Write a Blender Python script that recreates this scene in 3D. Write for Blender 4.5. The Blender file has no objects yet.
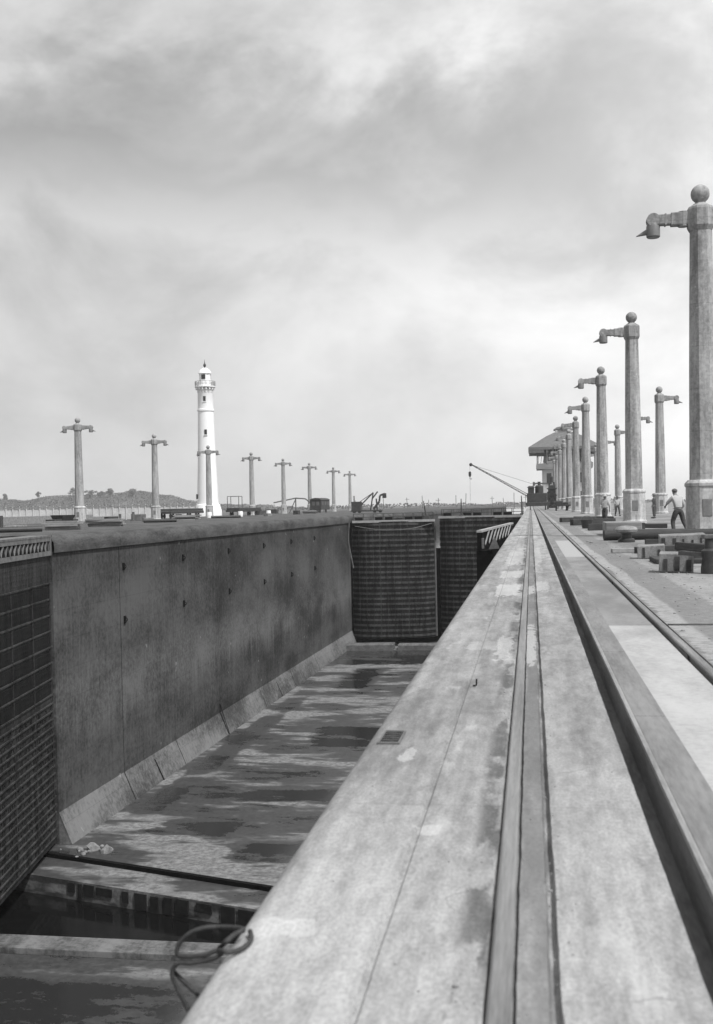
import bpy, bmesh, math, random
from mathutils import Vector, Matrix, noise as mnoise
R = math.radians
S = bpy.context.scene
col = S.collection

# ------------------------------------------------------------------ materials
class NT:
    def __init__(s, m): s.t = m.node_tree; s.n = s.t.nodes; s.l = s.t.links
    def new(s, typ, **kw):
        n = s.n.new(typ)
        for k, v in kw.items(): setattr(n, k, v)
        return n
    def put(s, sock, v):
        if hasattr(v, 'is_output'): s.l.new(v, sock)
        else: sock.default_value = v
    def math(s, op, a, b=0.0, c=None, clamp=False):
        n = s.new('ShaderNodeMath', operation=op, use_clamp=clamp)
        s.put(n.inputs[0], a); s.put(n.inputs[1], b)
        if c is not None: s.put(n.inputs[2], c)
        return n.outputs[0]
    def noise(s, vec, scale, detail=5, rough=0.55, dist=0.0):
        n = s.new('ShaderNodeTexNoise'); s.l.new(vec, n.inputs['Vector'])
        n.inputs['Scale'].default_value = scale; n.inputs['Detail'].default_value = detail
        n.inputs['Roughness'].default_value = rough; n.inputs['Distortion'].default_value = dist
        return n.outputs['Fac']
    def stretch(s, vec, sc, off=(0, 0, 0)):
        n = s.new('ShaderNodeMapping'); s.l.new(vec, n.inputs['Vector'])
        n.inputs['Scale'].default_value = sc; n.inputs['Location'].default_value = off
        return n.outputs[0]
    def ramp(s, v, lo, hi, a=0.0, b=1.0, smooth=True):
        n = s.new('ShaderNodeMapRange', interpolation_type='SMOOTHSTEP' if smooth else 'LINEAR')
        s.put(n.inputs['Value'], v)
        n.inputs['From Min'].default_value = lo; n.inputs['From Max'].default_value = hi
        n.inputs['To Min'].default_value = a; n.inputs['To Max'].default_value = b
        return n.outputs['Result']
    def lerp(s, f, a, b):
        n = s.new('ShaderNodeMix', data_type='FLOAT')
        s.put(n.inputs[0], f); s.put(n.inputs[2], a); s.put(n.inputs[3], b)
        return n.outputs[0]
    def gray(s, v):
        n = s.new('ShaderNodeCombineColor')
        for i in range(3): s.put(n.inputs[i], v)
        return n.outputs[0]

def base_mat(name):
    m = bpy.data.materials.new(name); m.use_nodes = True
    k = NT(m); b = k.n['Principled BSDF']
    return m, k, b

def finish(k, b, val, rough, bump=None, bstr=0.3, bdist=0.01, metal=0.0, spec=0.3):
    k.put(b.inputs['Base Color'], k.gray(val)); k.put(b.inputs['Roughness'], rough)
    b.inputs['Metallic'].default_value = metal
    b.inputs['Specular IOR Level'].default_value = spec
    if bump is not None:
        n = k.new('ShaderNodeBump'); n.inputs['Strength'].default_value = bstr
        n.inputs['Distance'].default_value = bdist
        k.l.new(bump, n.inputs['Height']); k.l.new(n.outputs[0], b.inputs['Normal'])

def world_pos(k): return k.new('ShaderNodeNewGeometry').outputs['Position']
def obj_pos(k): return k.new('ShaderNodeTexCoord').outputs['Object']

def simple(name, val, var=0.35, scale=1.0, rough=0.8, spec=0.25, bstr=0.25, bdist=0.01, sc=(1, 1, 1), metal=0.0, obj=False):
    m, k, b = base_mat(name)
    p = world_pos(k)
    p2 = k.stretch(p, sc)
    n1 = k.noise(p2, 0.8*scale, 6, 0.6); n2 = k.noise(p2, 7*scale, 5, 0.65)
    mix = k.math('ADD', k.math('MULTIPLY', n1, 0.6), k.math('MULTIPLY', n2, 0.4))
    f = k.ramp(mix, 0.3, 0.7, 1-var, 1+var)
    finish(k, b, k.math('MULTIPLY', f, val), rough, n2, bstr, bdist, metal, spec)
    return m

M = {}
M['pole'] = simple('post_concrete', 0.27, 0.22, 1.2, 0.85, sc=(1.4, 1.4, .35), bstr=.3, obj=True)
M['pole_base'] = simple('pedestal_concrete', 0.40, 0.28, 1.5, 0.85, bstr=.3, obj=True)
def post_material(name, base, forms):
    """cast concrete: rain streaks, blotches and the ring marks of the form boards"""
    m, k, b = base_mat(name)
    p = world_pos(k); sx = k.new('ShaderNodeSeparateXYZ'); k.l.new(p, sx.inputs[0]); z = sx.outputs[2]
    n0 = k.noise(k.stretch(p, (1.6, 1.6, .22)), 1.3, 6, .65); n1 = k.noise(k.stretch(p, (3, 3, .8)), 1.6, 6, .7); n2 = k.noise(p, 7, 6, .7)
    v = k.math('ADD', k.math('MULTIPLY', n0, .42), k.math('ADD', k.math('MULTIPLY', n1, .26), k.math('MULTIPLY', n2, .32)))
    val = k.ramp(v, .36, .64, base*.55, base*1.4)
    if forms:
        fr = k.math('ABSOLUTE', k.math('SUBTRACT', k.math('FRACT', k.math('ADD', k.math('DIVIDE', z, 1.52), k.math('MULTIPLY', n2, .02))), .5))
        val = k.math('MULTIPLY', val, k.ramp(fr, 0.0, .014, .82, 1))
        val = k.math('MULTIPLY', val, k.ramp(z, 7, 12, 1.0, .88))
    sp = k.ramp(k.noise(p, 3.1, 3, .5), .68, .73); val = k.lerp(k.math('MULTIPLY', sp, .5), val, base*1.7)
    finish(k, b, val, .9, k.math('ADD', n2, k.math('MULTIPLY', n1, .6)), .6, .02, spec=.15)
    return m
M['pole'] = post_material('post_concrete', .31, True)
M['pole_base'] = post_material('pedestal_concrete', .38, False)
M['white'] = simple('white_limewash', 0.80, 0.06, 0.4, 0.7, sc=(1, 1, .4))
M['iron'] = simple('dark_iron', 0.035, 0.4, 3, 0.55, spec=.4)
M['iron_mid'] = simple('dull_iron', 0.10, 0.4, 2, 0.6, spec=.4)
M['lamp_metal'] = simple('lamp_grey_metal', 0.16, 0.25, 4, 0.5, spec=.4, obj=True)
M['timber'] = simple('weathered_timber', 0.22, 0.4, 2, 0.9, sc=(.3, 3, 3), obj=True)
M['timber_dark'] = simple('tarred_timber', 0.045, 0.45, 2, 0.85, sc=(.3, 3, 3), obj=True)
M['block'] = simple('pale_block', 0.19, 0.5, 4, 0.9, obj=True)
M['ground_bank'] = simple('bank_surface', 0.075, 0.75, 0.45, 0.95, bstr=.8, bdist=.12)
M['far_ground'] = simple('far_ground', 0.09, 0.4, 0.05, 1.0)
M['hill'] = simple('hill_cover', 0.11, 0.6, 0.05, 1.0, bstr=1.0, bdist=3.0)
M['leaf'] = simple('leaf_mass', 0.09, 0.4, 0.4, 0.8)
M['bark'] = simple('bark', 0.06, 0.3, 1, 0.9)
M['fence'] = simple('fence_pale', 0.55, 0.2, 1, 0.9)
M['fence_mesh'] = simple('fence_panel', 0.42, 0.25, .5, 0.9)
M['skin'] = simple('skin_tone', 0.20, 0.1, 20, 0.6, bstr=0.0)
M['shirt'] = simple('pale_cloth', 0.38, 0.15, 12, 0.9, bstr=.6)
M['trousers'] = simple('dark_cloth', 0.06, 0.3, 12, 0.9, bstr=.6)
M['hat'] = simple('hat_felt', 0.12, 0.2, 12, 0.9)
M['rope'] = simple('rope_fibre', 0.05, 0.4, 60, 0.9, bstr=.8, bdist=.004)
M['roof'] = simple('tile_roof', 0.12, 0.25, 1.0, 0.85, sc=(1, 1, 3))
M['house'] = simple('house_render', 0.45, 0.12, .4, 0.85)
M['glass'] = simple('window_dark', 0.02, 0.2, 1, 0.2, spec=.5, bstr=0)

def deck_material():
    """sun-bleached concrete of the lock wall: mottling, damp streaks beside the rail, pale cement patches"""
    m, k, b = base_mat('lock_wall_concrete')
    p = world_pos(k)
    sx = k.new('ShaderNodeSeparateXYZ'); k.l.new(p, sx.inputs[0]); x, y, z = sx.outputs
    n0 = k.noise(k.stretch(p, (1, .14, 1)), 1.5, 6, .62)
    n1 = k.noise(k.stretch(p, (1, .20, 1)), 5.0, 6, .68)
    n2 = k.noise(k.stretch(p, (1, .5, 1)), 70, 4, .75)
    n3 = k.noise(k.stretch(p, (1, .3, 1), (7, 3, 0)), 17, 5, .65)
    n4 = k.noise(k.stretch(p, (3.2, .10, 1), (2, 8, 0)), 2.4, 6, .6)     # long drag marks along the wall
    v = k.math('ADD', k.math('MULTIPLY', n0, .36), k.math('ADD', k.math('MULTIPLY', n1, .28), k.math('ADD', k.math('MULTIPLY', n3, .20), k.math('MULTIPLY', n4, .16))))
    val = k.ramp(v, .38, .62, .16, .375)
    val = k.math('MULTIPLY', val, k.ramp(n2, .3, .7, .80, 1.15))
    # paler at the near end, darker over the middle distance
    val = k.math('MULTIPLY', val, k.lerp(k.ramp(y, 2.6, 6.5), 1.08, k.lerp(k.ramp(y, 10, 50), .82, 1.02)))
    blot = k.ramp(k.noise(k.stretch(p, (1, .35, 1), (11, 2, 0)), 2.2, 5, .65), .58, .68); val = k.lerp(k.math('MULTIPLY', blot, .45), val, .13)
    pale = k.ramp(k.noise(k.stretch(p, (1.2, .25, 1), (5, 9, 0)), 2.6, 5, .65), .60, .70); val = k.lerp(k.math('MULTIPLY', pale, .4), val, .46)
    # hair cracks
    vor = k.new('ShaderNodeTexVoronoi', feature='DISTANCE_TO_EDGE'); vor.inputs['Scale'].default_value = .55
    cv = k.new('ShaderNodeVectorMath', operation='ADD'); nn = k.new('ShaderNodeTexNoise'); k.l.new(p, nn.inputs['Vector']); nn.inputs['Scale'].default_value = 2.5; nn.inputs['Detail'].default_value = 5
    sc_ = k.new('ShaderNodeVectorMath', operation='SCALE'); k.l.new(nn.outputs['Color'], sc_.inputs[0]); sc_.inputs['Scale'].default_value = .45
    k.l.new(p, cv.inputs[0]); k.l.new(sc_.outputs[0], cv.inputs[1]); k.l.new(cv.outputs[0], vor.inputs['Vector'])
    crack = k.math('MULTIPLY', k.ramp(vor.outputs['Distance'], .006, .001), k.ramp(n1, .48, .6)); val = k.lerp(k.math('MULTIPLY', crack, .3), val, .08)
    # grease and damp along both sides of the rail, broken up by noise
    wob = k.math('MULTIPLY', k.math('SUBTRACT', n1, .5), .12)
    xw = k.math('ADD', x, wob)
    band = k.math('MULTIPLY', k.ramp(xw, -.28, -.21), k.ramp(xw, -.145, -.165))
    brk = k.ramp(k.noise(k.stretch(p, (1.5, .5, 1)), 2.2, 6, .65), .45, .53)
    val = k.math('MULTIPLY', val, k.lerp(k.math('MULTIPLY', band, k.math('MULTIPLY', brk, k.ramp(n3, .3, .6, .55, 1))), 1.0, .38))
    band2 = k.math('MULTIPLY', k.ramp(xw, -.09, -.05), k.ramp(xw, .05, .03))
    val = k.lerp(k.math('MULTIPLY', k.math('MULTIPLY', band2, k.ramp(n0, .32, .55)), .7), val, .095)
    # pale cement patches with ragged edges: x0, x1, y0, y1, strength
    for (x0, x1, y0, y1, s) in ((-.56, -.20, 16.2, 18.4, .62), (-.58, -.20, 20.0, 22.0, .6), (-.60, -.2, 24.5, 31, .45), (.03, .26, 17, 19, .45), (.05, .22, 24.5, 33, .35),
                                (-.93, -.72, 3.35, 3.50, .6), (-.34, -.20, 9.6, 11.2, .5), (-.1, .02, 9.4, 12.2, .6), (-.09, .02, 16.5, 18.2, .6),
                                (-.50, -.40, 4.45, 4.6, .55), (-.72, -.64, 5.75, 6.05, .55), (-.62, -.30, 10.2, 10.8, .3)):
        e = (y1-y0)*.18; q = .035
        yw = k.math('ADD', y, k.math('MULTIPLY', k.math('SUBTRACT', n3, .5), (y1-y0)*.9))
        xq = k.math('ADD', x, k.math('MULTIPLY', k.math('SUBTRACT', n3, .5), .2))
        f = k.math('MULTIPLY', k.math('MULTIPLY', k.ramp(xq, x0-q, x0+q), k.ramp(xq, x1+q, x1-q)),
                   k.math('MULTIPLY', k.ramp(yw, y0-e, y0+e), k.ramp(yw, y1+e, y1-e)))
        f = k.ramp(k.math('ADD', f, k.math('MULTIPLY', k.math('SUBTRACT', n1, .5), 1.6)), .38, .62)
        val = k.lerp(k.math('MULTIPLY', f, s*.72), val, k.ramp(n2, .3, .7, .42, .56))
    # darker pits
    pit = k.ramp(k.noise(k.stretch(p, (1, .7, 1), (3, 1, 0)), 9, 3, .5), .70, .78)
    val = k.lerp(k.math('MULTIPLY', pit, .35), val, .12)
    # pour joints across the wall every few metres
    jf = k.math('ABSOLUTE', k.math('SUBTRACT', k.math('FRACT', k.math('DIVIDE', k.math('ADD', y, k.math('MULTIPLY', n3, .05)), 10.97)), .45))
    val = k.math('MULTIPLY', val, k.ramp(jf, 0.0, .0016, .86, 1))
    # the vertical face under the edge gets darker downwards
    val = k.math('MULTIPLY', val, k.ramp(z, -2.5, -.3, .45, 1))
    h = k.math('ADD', k.math('MULTIPLY', n2, .5), n3)
    finish(k, b, val, .85, h, .45, .008, spec=.2)
    return m
M['deck'] = deck_material()

def fill_material():
    m, k, b = base_mat('track_fill')
    p = world_pos(k)
    sx = k.new('ShaderNodeSeparateXYZ'); k.l.new(p, sx.inputs[0]); x, y, z = sx.outputs
    n0 = k.noise(k.stretch(p, (1, .3, 1)), 1.4, 6, .6); n1 = k.noise(p, 20, 5, .7)
    v = k.math('ADD', k.math('MULTIPLY', n0, .7), k.math('MULTIPLY', n1, .3))
    val = k.ramp(v, .36, .64, .24, .38)
    far = k.ramp(y, 12.3, 12.36); val = k.lerp(far, val, k.math('MULTIPLY', val, .62))
    patch = k.math('MULTIPLY', k.ramp(y, 27.5, 28), k.ramp(y, 40, 39)); val = k.lerp(patch, val, .31)
    finish(k, b, val, .9, n1, .45, .01, spec=.2)
    return m
M['fill'] = fill_material()

def yard_material():
    m, k, b = base_mat('yard_ground')
    p = world_pos(k)
    sx = k.new('ShaderNodeSeparateXYZ'); k.l.new(p, sx.inputs[0]); x, y, z = sx.outputs
    n0 = k.noise(k.stretch(p, (1, .35, 1)), .5, 6, .6); n1 = k.noise(p, 9, 6, .7); n2 = k.noise(p, 40, 3, .7)
    v = k.math('ADD', k.math('MULTIPLY', n0, .55), k.math('ADD', k.math('MULTIPLY', n1, .3), k.math('MULTIPLY', n2, .15)))
    val = k.ramp(v, .36, .64, .11, .27)
    xw = k.math('ADD', x, k.math('ADD', k.math('MULTIPLY', k.math('SUBTRACT', n1, .5), .22), k.math('MULTIPLY', k.math('SUBTRACT', n0, .5), .5)))
    strip = k.math('MULTIPLY', k.ramp(xw, 1.44, 1.48), k.ramp(xw, 1.72, 1.66)); val = k.lerp(k.math('MULTIPLY', strip, k.ramp(n1, .3, .6, .2, .85)), val, .30)
    asp = k.math('MULTIPLY', k.ramp(xw, 1.68, 1.74), k.ramp(xw, 2.38, 2.26))
    asp = k.math('MULTIPLY', asp, k.ramp(n0, .3, .55, .7, 1))
    val = k.lerp(k.math('MULTIPLY', asp, .75), val, k.ramp(n1, .3, .7, .13, .19))
    edge = k.math('MULTIPLY', k.ramp(xw, 2.30, 2.38), k.ramp(xw, 2.62, 2.5)); val = k.lerp(k.math('MULTIPLY', edge, k.ramp(n1, .35, .65, 0, .6)), val, .27)
    finish(k, b, val, .95, k.math('ADD', n1, k.math('MULTIPLY', n2, .6)), .6, .02, spec=.15)
    return m
M['yard'] = yard_material()

def old_wall_material(name, base, top_dark=True):
    m, k, b = base_mat(name)
    p = world_pos(k)
    sx = k.new('ShaderNodeSeparateXYZ'); k.l.new(p, sx.inputs[0]); x, y, z = sx.outputs
    n0 = k.noise(k.stretch(p, (1, .16, .30)), .55, 6, .6)            # long horizontal tide marks
    n1 = k.noise(k.stretch(p, (1, 1.6, .18)), .9, 6, .65)            # vertical runs
    n2 = k.noise(p, 3.5, 6, .7)
    v = k.math('ADD', k.math('MULTIPLY', n0, .55), k.math('ADD', k.math('MULTIPLY', n1, .12), k.math('MULTIPLY', n2, .33)))
    n3 = k.noise(k.stretch(p, (1, 5.0, .10), (3, 0, 0)), 1.1, 5, .7)
    v = k.math('ADD', k.math('MULTIPLY', v, .88), k.math('MULTIPLY', n3, .12))
    val = k.ramp(v, .40, .60, base*.42, base*1.6)
    bd = k.math('ABSOLUTE', k.math('SUBTRACT', k.math('FRACT', k.math('ADD', k.math('DIVIDE', z, 1.83), k.math('MULTIPLY', n2, .03))), .5))
    val = k.math('MULTIPLY', val, k.ramp(bd, 0, .02, .80, 1))
    lime = k.math('MULTIPLY', k.ramp(n3, .60, .72), k.ramp(n1, .45, .6)); val = k.lerp(k.math('MULTIPLY', lime, .35), val, base*2.6)
    if top_dark:   # shade under the coping put into the colour, uneven lower edge
        zz = k.math('ADD', z, k.math('MULTIPLY', k.math('SUBTRACT', n1, .5), 5.0))
        val = k.math('MULTIPLY', val, k.ramp(zz, -5.5, -1.0, 1, .74))
        pale = k.math('MULTIPLY', k.ramp(zz, -13.5, -11), k.ramp(zz, -7.5, -10)); val = k.math('MULTIPLY', val, k.lerp(pale, 1, 1.4))
    # small pale spalls
    sp = k.ramp(k.noise(p, 1.1, 2, .4), .745, .77); val = k.lerp(k.math('MULTIPLY', sp, .5), val, .3)
    finish(k, b, val, .8, n2, .5, .03, spec=.1)
    return m
M['wall'] = old_wall_material('old_lock_wall', .064)
M['toe'] = old_wall_material('wall_toe', .112, False)  # wall concrete painted lighter, since the sloping toe faces up to the light
M['coping'] = simple('coping_concrete', .056, .75, 1.3, .85, sc=(1, .3, 1), bstr=.4, bdist=.03)
M['coping_top'] = simple('bank_concrete', .26, .35, .5, .9, sc=(1, .4, 1))

def floor_material():
    """chamber floor: pale concrete with dark standing wet patches lying across it"""
    m, k, b = base_mat('chamber_floor')
    p = world_pos(k)
    sx = k.new('ShaderNodeSeparateXYZ'); k.l.new(p, sx.inputs[0]); x, y, z = sx.outputs
    n0 = k.noise(k.stretch(p, (.085, .22, 1), (2.3, .4, 0)), 1.0, 5, .55)
    n1 = k.noise(k.stretch(p, (.30, .8, 1)), 1.0, 6, .6)
    n2 = k.noise(p, 3.0, 6, .7)
    w = k.math('ADD', k.math('MULTIPLY', n0, .50), k.math('ADD', k.math('MULTIPLY', n1, .34), k.math('MULTIPLY', n2, .16)))
    # wet drain along the toe of the far wall
    xl = k.math('SUBTRACT', x, k.math('ADD', -27.55, k.math('MULTIPLY', k.math('SUBTRACT', y, 62), .0247)))
    dr = k.math('MULTIPLY', k.ramp(xl, .5, 1.2), k.ramp(xl, 3.4, 2.4))
    dr = k.math('MULTIPLY', dr, k.math('MULTIPLY', k.ramp(y, 66, 70), k.ramp(y, 125, 105)))
    w = k.math('ADD', w, k.math('MULTIPLY', dr, k.ramp(n1, .35, .6, .13, .02)))
    # puddles in front of the far sill and across the floor
    for (x0, x1, y0, y1) in ((-27, -1, 137, 150), (-21.4, -18.4, 119, 133), (-17.5, -8, 60.2, 63.5), (-20, -8, 72.5, 75.5), (-23.8, -18.5, 63.8, 67.5), (-26, -14, 30, 44.0), (-19, -8, 90, 98)):
        xq = k.math('ADD', x, k.math('MULTIPLY', k.math('SUBTRACT', n1, .5), 4)); yq = k.math('ADD', y, k.math('MULTIPLY', k.math('SUBTRACT', n1, .5), 5))
        f = k.math('MULTIPLY', k.math('MULTIPLY', k.ramp(xq, x0-.8, x0+.8), k.ramp(xq, x1+.8, x1-.8)), k.math('MULTIPLY', k.ramp(yq, y0-1, y0+1), k.ramp(yq, y1+1, y1-1)))
        w = k.math('ADD', w, k.math('MULTIPLY', f, .14))
    wet = k.ramp(w, .462, .515); pool = k.ramp(w, .565, .60)
    dry = k.ramp(n2, .32, .68, .085, .225)
    val = k.lerp(wet, dry, k.ramp(n2, .3, .7, .03, .06)); val = k.lerp(pool, val, .022)
    rough = k.lerp(pool, k.lerp(wet, .85, .5), .12)
    finish(k, b, val, rough, n2, .3, .01, spec=.4)
    return m
M['floor'] = floor_material()

def water_material(name, val, scale):
    m, k, b = base_mat(name)
    n = k.noise(world_pos(k), scale, 3, .5)
    finish(k, b, k.ramp(n, 0, 1, val*.9, val*1.1), .08, n, .12, .05, spec=.5)
    return m
M['water'] = water_material('still_water', .006, 1.2)
M['lake'] = water_material('lake_water', .03, .3)

def gate_material(name, val, period):
    """riveted black plate: rows of rivets and rust runs"""
    m, k, b = base_mat(name)
    p = obj_pos(k)
    n1 = k.noise(k.stretch(p, (1.5, 1, .25)), 1.2, 6, .65); n2 = k.noise(p, 6, 5, .7)
    sx = k.new('ShaderNodeSeparateXYZ'); k.l.new(p, sx.inputs[0]); x, y, z = sx.outputs
    fx = k.math('ABSOLUTE', k.math('SUBTRACT', k.math('FRACT', k.math('DIVIDE', x, period)), .5))
    fz = k.math('ABSOLUTE', k.math('SUBTRACT', k.math('FRACT', k.math('DIVIDE', z, period)), .5))
    d = k.math('SQRT', k.math('ADD', k.math('MULTIPLY', fx, fx), k.math('MULTIPLY', fz, fz)))
    riv = k.ramp(d, .24, .16)
    v = k.math('ADD', k.math('MULTIPLY', n1, .6), k.math('MULTIPLY', n2, .4))
    val = k.math('MULTIPLY', k.ramp(v, .36, .64, .35, 1.8), val)
    fl_ = k.ramp(k.noise(k.stretch(p, (1, 1, 2.4)), 5.5, 4, .7), .70, .76); val = k.lerp(k.math('MULTIPLY', fl_, .45), val, .16)
    finish(k, b, val, .6, k.math('ADD', riv, k.math('MULTIPLY', n2, .5)), .7, .03, spec=.08)
    return m
M['gate'] = gate_material('gate_plate', .030, .30)
M['gate_band'] = gate_material('gate_band', .042, .22)
M['gate_far'] = gate_material('far_gate_plate', .013, .5)
M['gate_far_band'] = gate_material('far_gate_band', .050, .4)
M['gate_rib'] = gate_material('far_gate_rib', .030, .4)
M['opening_dark'] = simple('opening_dark', .02, .5, 3, .6)
M['gate_bay'] = gate_material('gate_bay_plate', .011, .36)
M['gate_black'] = simple('gate_recess_black', .008, .4, 2, .9, spec=.05)
M['girder'] = simple('walkway_grey', .27, .3, 2, .7, obj=True)
M['girder_dark'] = simple('walkway_dull', .13, .45, 2.5, .8, obj=True)
M['rail'] = simple('rail_steel', .17, .5, 5, .42, spec=.5, sc=(3, .15, 3), bstr=.15, bdist=.004, metal=.25)
M['nosing'] = simple('steel_nosing', .27, .4, 5, .5, spec=.5, sc=(2, .2, 2), metal=.2)
M['rack'] = simple('rack_grey', .16, .35, 3, .75, sc=(2, .25, 1), bstr=.4)
M['slot'] = simple('slot_dark', .14, .4, 4, .9, sc=(2, .3, 2))
M['grate'] = simple('rust_grate', .05, .6, 30, .8)

# ------------------------------------------------------------------ mesh helpers
class MB:
    def __init__(s): s.bm = bmesh.new()
    def box(s, x0, x1, y0, y1, z0, z1, bev=0.0, mat=None):
        vs = [s.bm.verts.new((x, y, z)) for x in (x0, x1) for y in (y0, y1) for z in (z0, z1)]
        if mat is not None:
            for v in vs: v.co = mat @ v.co
        fs = [s.bm.faces.new([vs[i] for i in f]) for f in ((0, 1, 3, 2), (4, 6, 7, 5), (0, 4, 5, 1), (2, 3, 7, 6), (0, 2, 6, 4), (1, 5, 7, 3))]
        if bev:
            es = list({e for f in fs for e in f.edges})
            bmesh.ops.bevel(s.bm, geom=es, offset=bev, segments=2, affect='EDGES', profile=.6)
        return s
    def bar(s, a, b, w, h=None, bev=0):
        a, b = Vector(a), Vector(b); d = b-a; L = d.length
        q = d.to_track_quat('X', 'Z').to_matrix().to_4x4(); q.translation = a
        h = h or w
        return s.box(0, L, -w/2, w/2, -h/2, h/2, bev, q)
    def tube(s, pts, rad, n=8, closed=False, cap=True):
        pts = [Vector(p) for p in pts]; N = len(pts); rings = []
        rr = rad if isinstance(rad, (list, tuple)) else [rad]*N
        up = Vector((0, 0, 1)); ref = None
        for i, p in enumerate(pts):
            if closed: t = pts[(i+1) % N]-pts[i-1]
            else: t = pts[min(i+1, N-1)]-pts[max(i-1, 0)]
            t.normalize()
            if ref is None: ref = t.orthogonal()
            ref = (ref-t*ref.dot(t)).normalized(); bi = t.cross(ref)
            rings.append([s.bm.verts.new(p+(ref*math.cos(2*math.pi*j/n)+bi*math.sin(2*math.pi*j/n))*rr[i]) for j in range(n)])
        for i in range(N if closed else N-1):
            A, B = rings[i], rings[(i+1) % N]
            for j in range(n): s.bm.faces.new((A[j], A[(j+1) % n], B[(j+1) % n], B[j]))
        if cap and not closed:
            s.bm.faces.new(rings[0][::-1]); s.bm.faces.new(rings[-1])
        return s
    def lathe(s, prof, n=16, c=(0, 0, 0), rot=0.0):
        rings = []
        for r, z in prof:
            if r < 1e-6: rings.append([s.bm.verts.new((c[0], c[1], c[2]+z))])
            else: rings.append([s.bm.verts.new((c[0]+r*math.cos(rot+2*math.pi*j/n), c[1]+r*math.sin(rot+2*math.pi*j/n), c[2]+z)) for j in range(n)])
        for A, B in zip(rings, rings[1:]):
            if len(A) == 1 and len(B) == 1: continue
            for j in range(n):
                j2 = (j+1) % n
                if len(A) == 1: s.bm.faces.new((A[0], B[j2], B[j]))
                elif len(B) == 1: s.bm.faces.new((A[j], A[j2], B[0]))
                else: s.bm.faces.new((A[j], A[j2], B[j2], B[j]))
        if len(rings[0]) > 1: s.bm.faces.new(rings[0][::-1])
        if len(rings[-1]) > 1: s.bm.faces.new(rings[-1])
        return s
    def ball(s, c, r, sq=(1, 1, 1), n=14):
        m = n//2
        prof = [(max(r*math.sin(math.pi*i/m), 0) if 0 < i < m else 0, -r*math.cos(math.pi*i/m)) for i in range(m+1)]
        k = len(s.bm.verts); s.bm.verts.ensure_lookup_table()
        s.lathe(prof, n, (0, 0, 0)); s.bm.verts.ensure_lookup_table()
        for v in s.bm.verts[k:]: v.co = Vector((v.co.x*sq[0]+c[0], v.co.y*sq[1]+c[1], v.co.z*sq[2]+c[2]))
        return s
    def prism(s, poly, z0, z1):
        a = [s.bm.verts.new((x, y, z0)) for x, y in poly]; b = [s.bm.verts.new((x, y, z1)) for x, y in poly]
        n = len(poly)
        for i in range(n): s.bm.faces.new((a[i], a[(i+1) % n], b[(i+1) % n], b[i]))
        s.bm.faces.new(a[::-1]); s.bm.faces.new(b)
        return s
    def loft(s, secs, closed=False, cap=False):
        """secs: lists of 3-D points, joined section to section"""
        rr = [[s.bm.verts.new(p) for p in q] for q in secs]
        for A, B in zip(rr, rr[1:]):
            n = len(A)
            for j in range(n if closed else n-1): s.bm.faces.new((A[j], A[(j+1) % n], B[(j+1) % n], B[j]))
        if cap: s.bm.faces.new(rr[0][::-1]); s.bm.faces.new(rr[-1])
        return s
    def quad(s, *p): s.bm.faces.new([s.bm.verts.new(q) for q in p]); return s
    def build(s, name, mat, parent=None, smooth=None, loc=None):
        bmesh.ops.recalc_face_normals(s.bm, faces=s.bm.faces[:])
        me = bpy.data.meshes.new(name); s.bm.to_mesh(me); s.bm.free()
        me.materials.append(mat)
        if smooth is not None:
            for p in me.polygons: p.use_smooth = True
            me.set_sharp_from_angle(angle=R(smooth))
        o = bpy.data.objects.new(name, me); col.objects.link(o)
        if parent: o.parent = parent
        if loc: o.location = loc
        return o

def tag(o, label=None, cat=None, group=None, kind=None):
    if label: o['label'] = label
    if cat: o['category'] = cat
    if group: o['group'] = group
    if kind: o['kind'] = kind
    return o
def empty(name, loc, label=None, cat=None, group=None, rz=0):
    o = bpy.data.objects.new(name, None); col.objects.link(o); o.location = loc; o.rotation_euler = (0, 0, rz)
    o.empty_display_size = .2
    return tag(o, label, cat, group)
def struct(name, mb, mat, smooth=None): return tag(mb.build(name, mat, None, smooth), kind='structure')
def dup(root, loc=None, rz=None, label=None, group=None):
    def cp(o, parent=None):
        c = o.copy(); col.objects.link(c)
        if parent: c.parent = parent
        for ch in [x for x in bpy.data.objects if x.parent == o]: cp(ch, c)
        return c
    r = cp(root)
    if loc: r.location = loc
    if rz is not None: r.rotation_euler = (0, 0, rz)
    if label: r['label'] = label
    if group: r['group'] = group
    return r

D = 18.6                                   # depth of the empty chamber
def XL(y): return -28.35+(y-62)*.0247      # face of the far wall

# ------------------------------------------------------------------ near lock wall with its slots
Y0, Y1 = -8, 640
def extrude(poly, y0=Y0, y1=Y1, xf=None):
    mb = MB(); secs = [[(x, y, z) for x, z in poly] for y in (y0, y1)]
    mb.loft(secs); return mb
lw = empty('lock_wall', (-.9, 0, 0), 'pale concrete lock wall with rounded edge, under the rails on the right', 'wall')
def child(mb, name, mat, root, smooth=None):
    """mesh given in world coordinates, parented under an empty"""
    o = mb.build(name, mat, root, smooth)
    o.matrix_parent_inverse = Matrix.Identity(4)
    inv = Matrix.LocRotScale(root.location, root.rotation_euler.to_quaternion(), None).inverted()
    o.data.transform(inv); return o
edge = [(-.985, -21), (-.985, -.13)]+[(-.875-.11*math.cos(a), -.11+.11*math.sin(a)) for a in (R(t) for t in range(0, 91, 15))]
deck = edge+[(-.503, 0), (-.495, -.010), (-.482, -.010), (-.474, 0), (-.152, -.001), (-.148, -.022), (-.13, -.03), (-.08, -.03), (-.070, -.03), (-.0625, -.010), (.026, -.010), (.030, -.034), (.054, -.034), (.061, 0), (.455, 0), (.458, -.20)]
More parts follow.
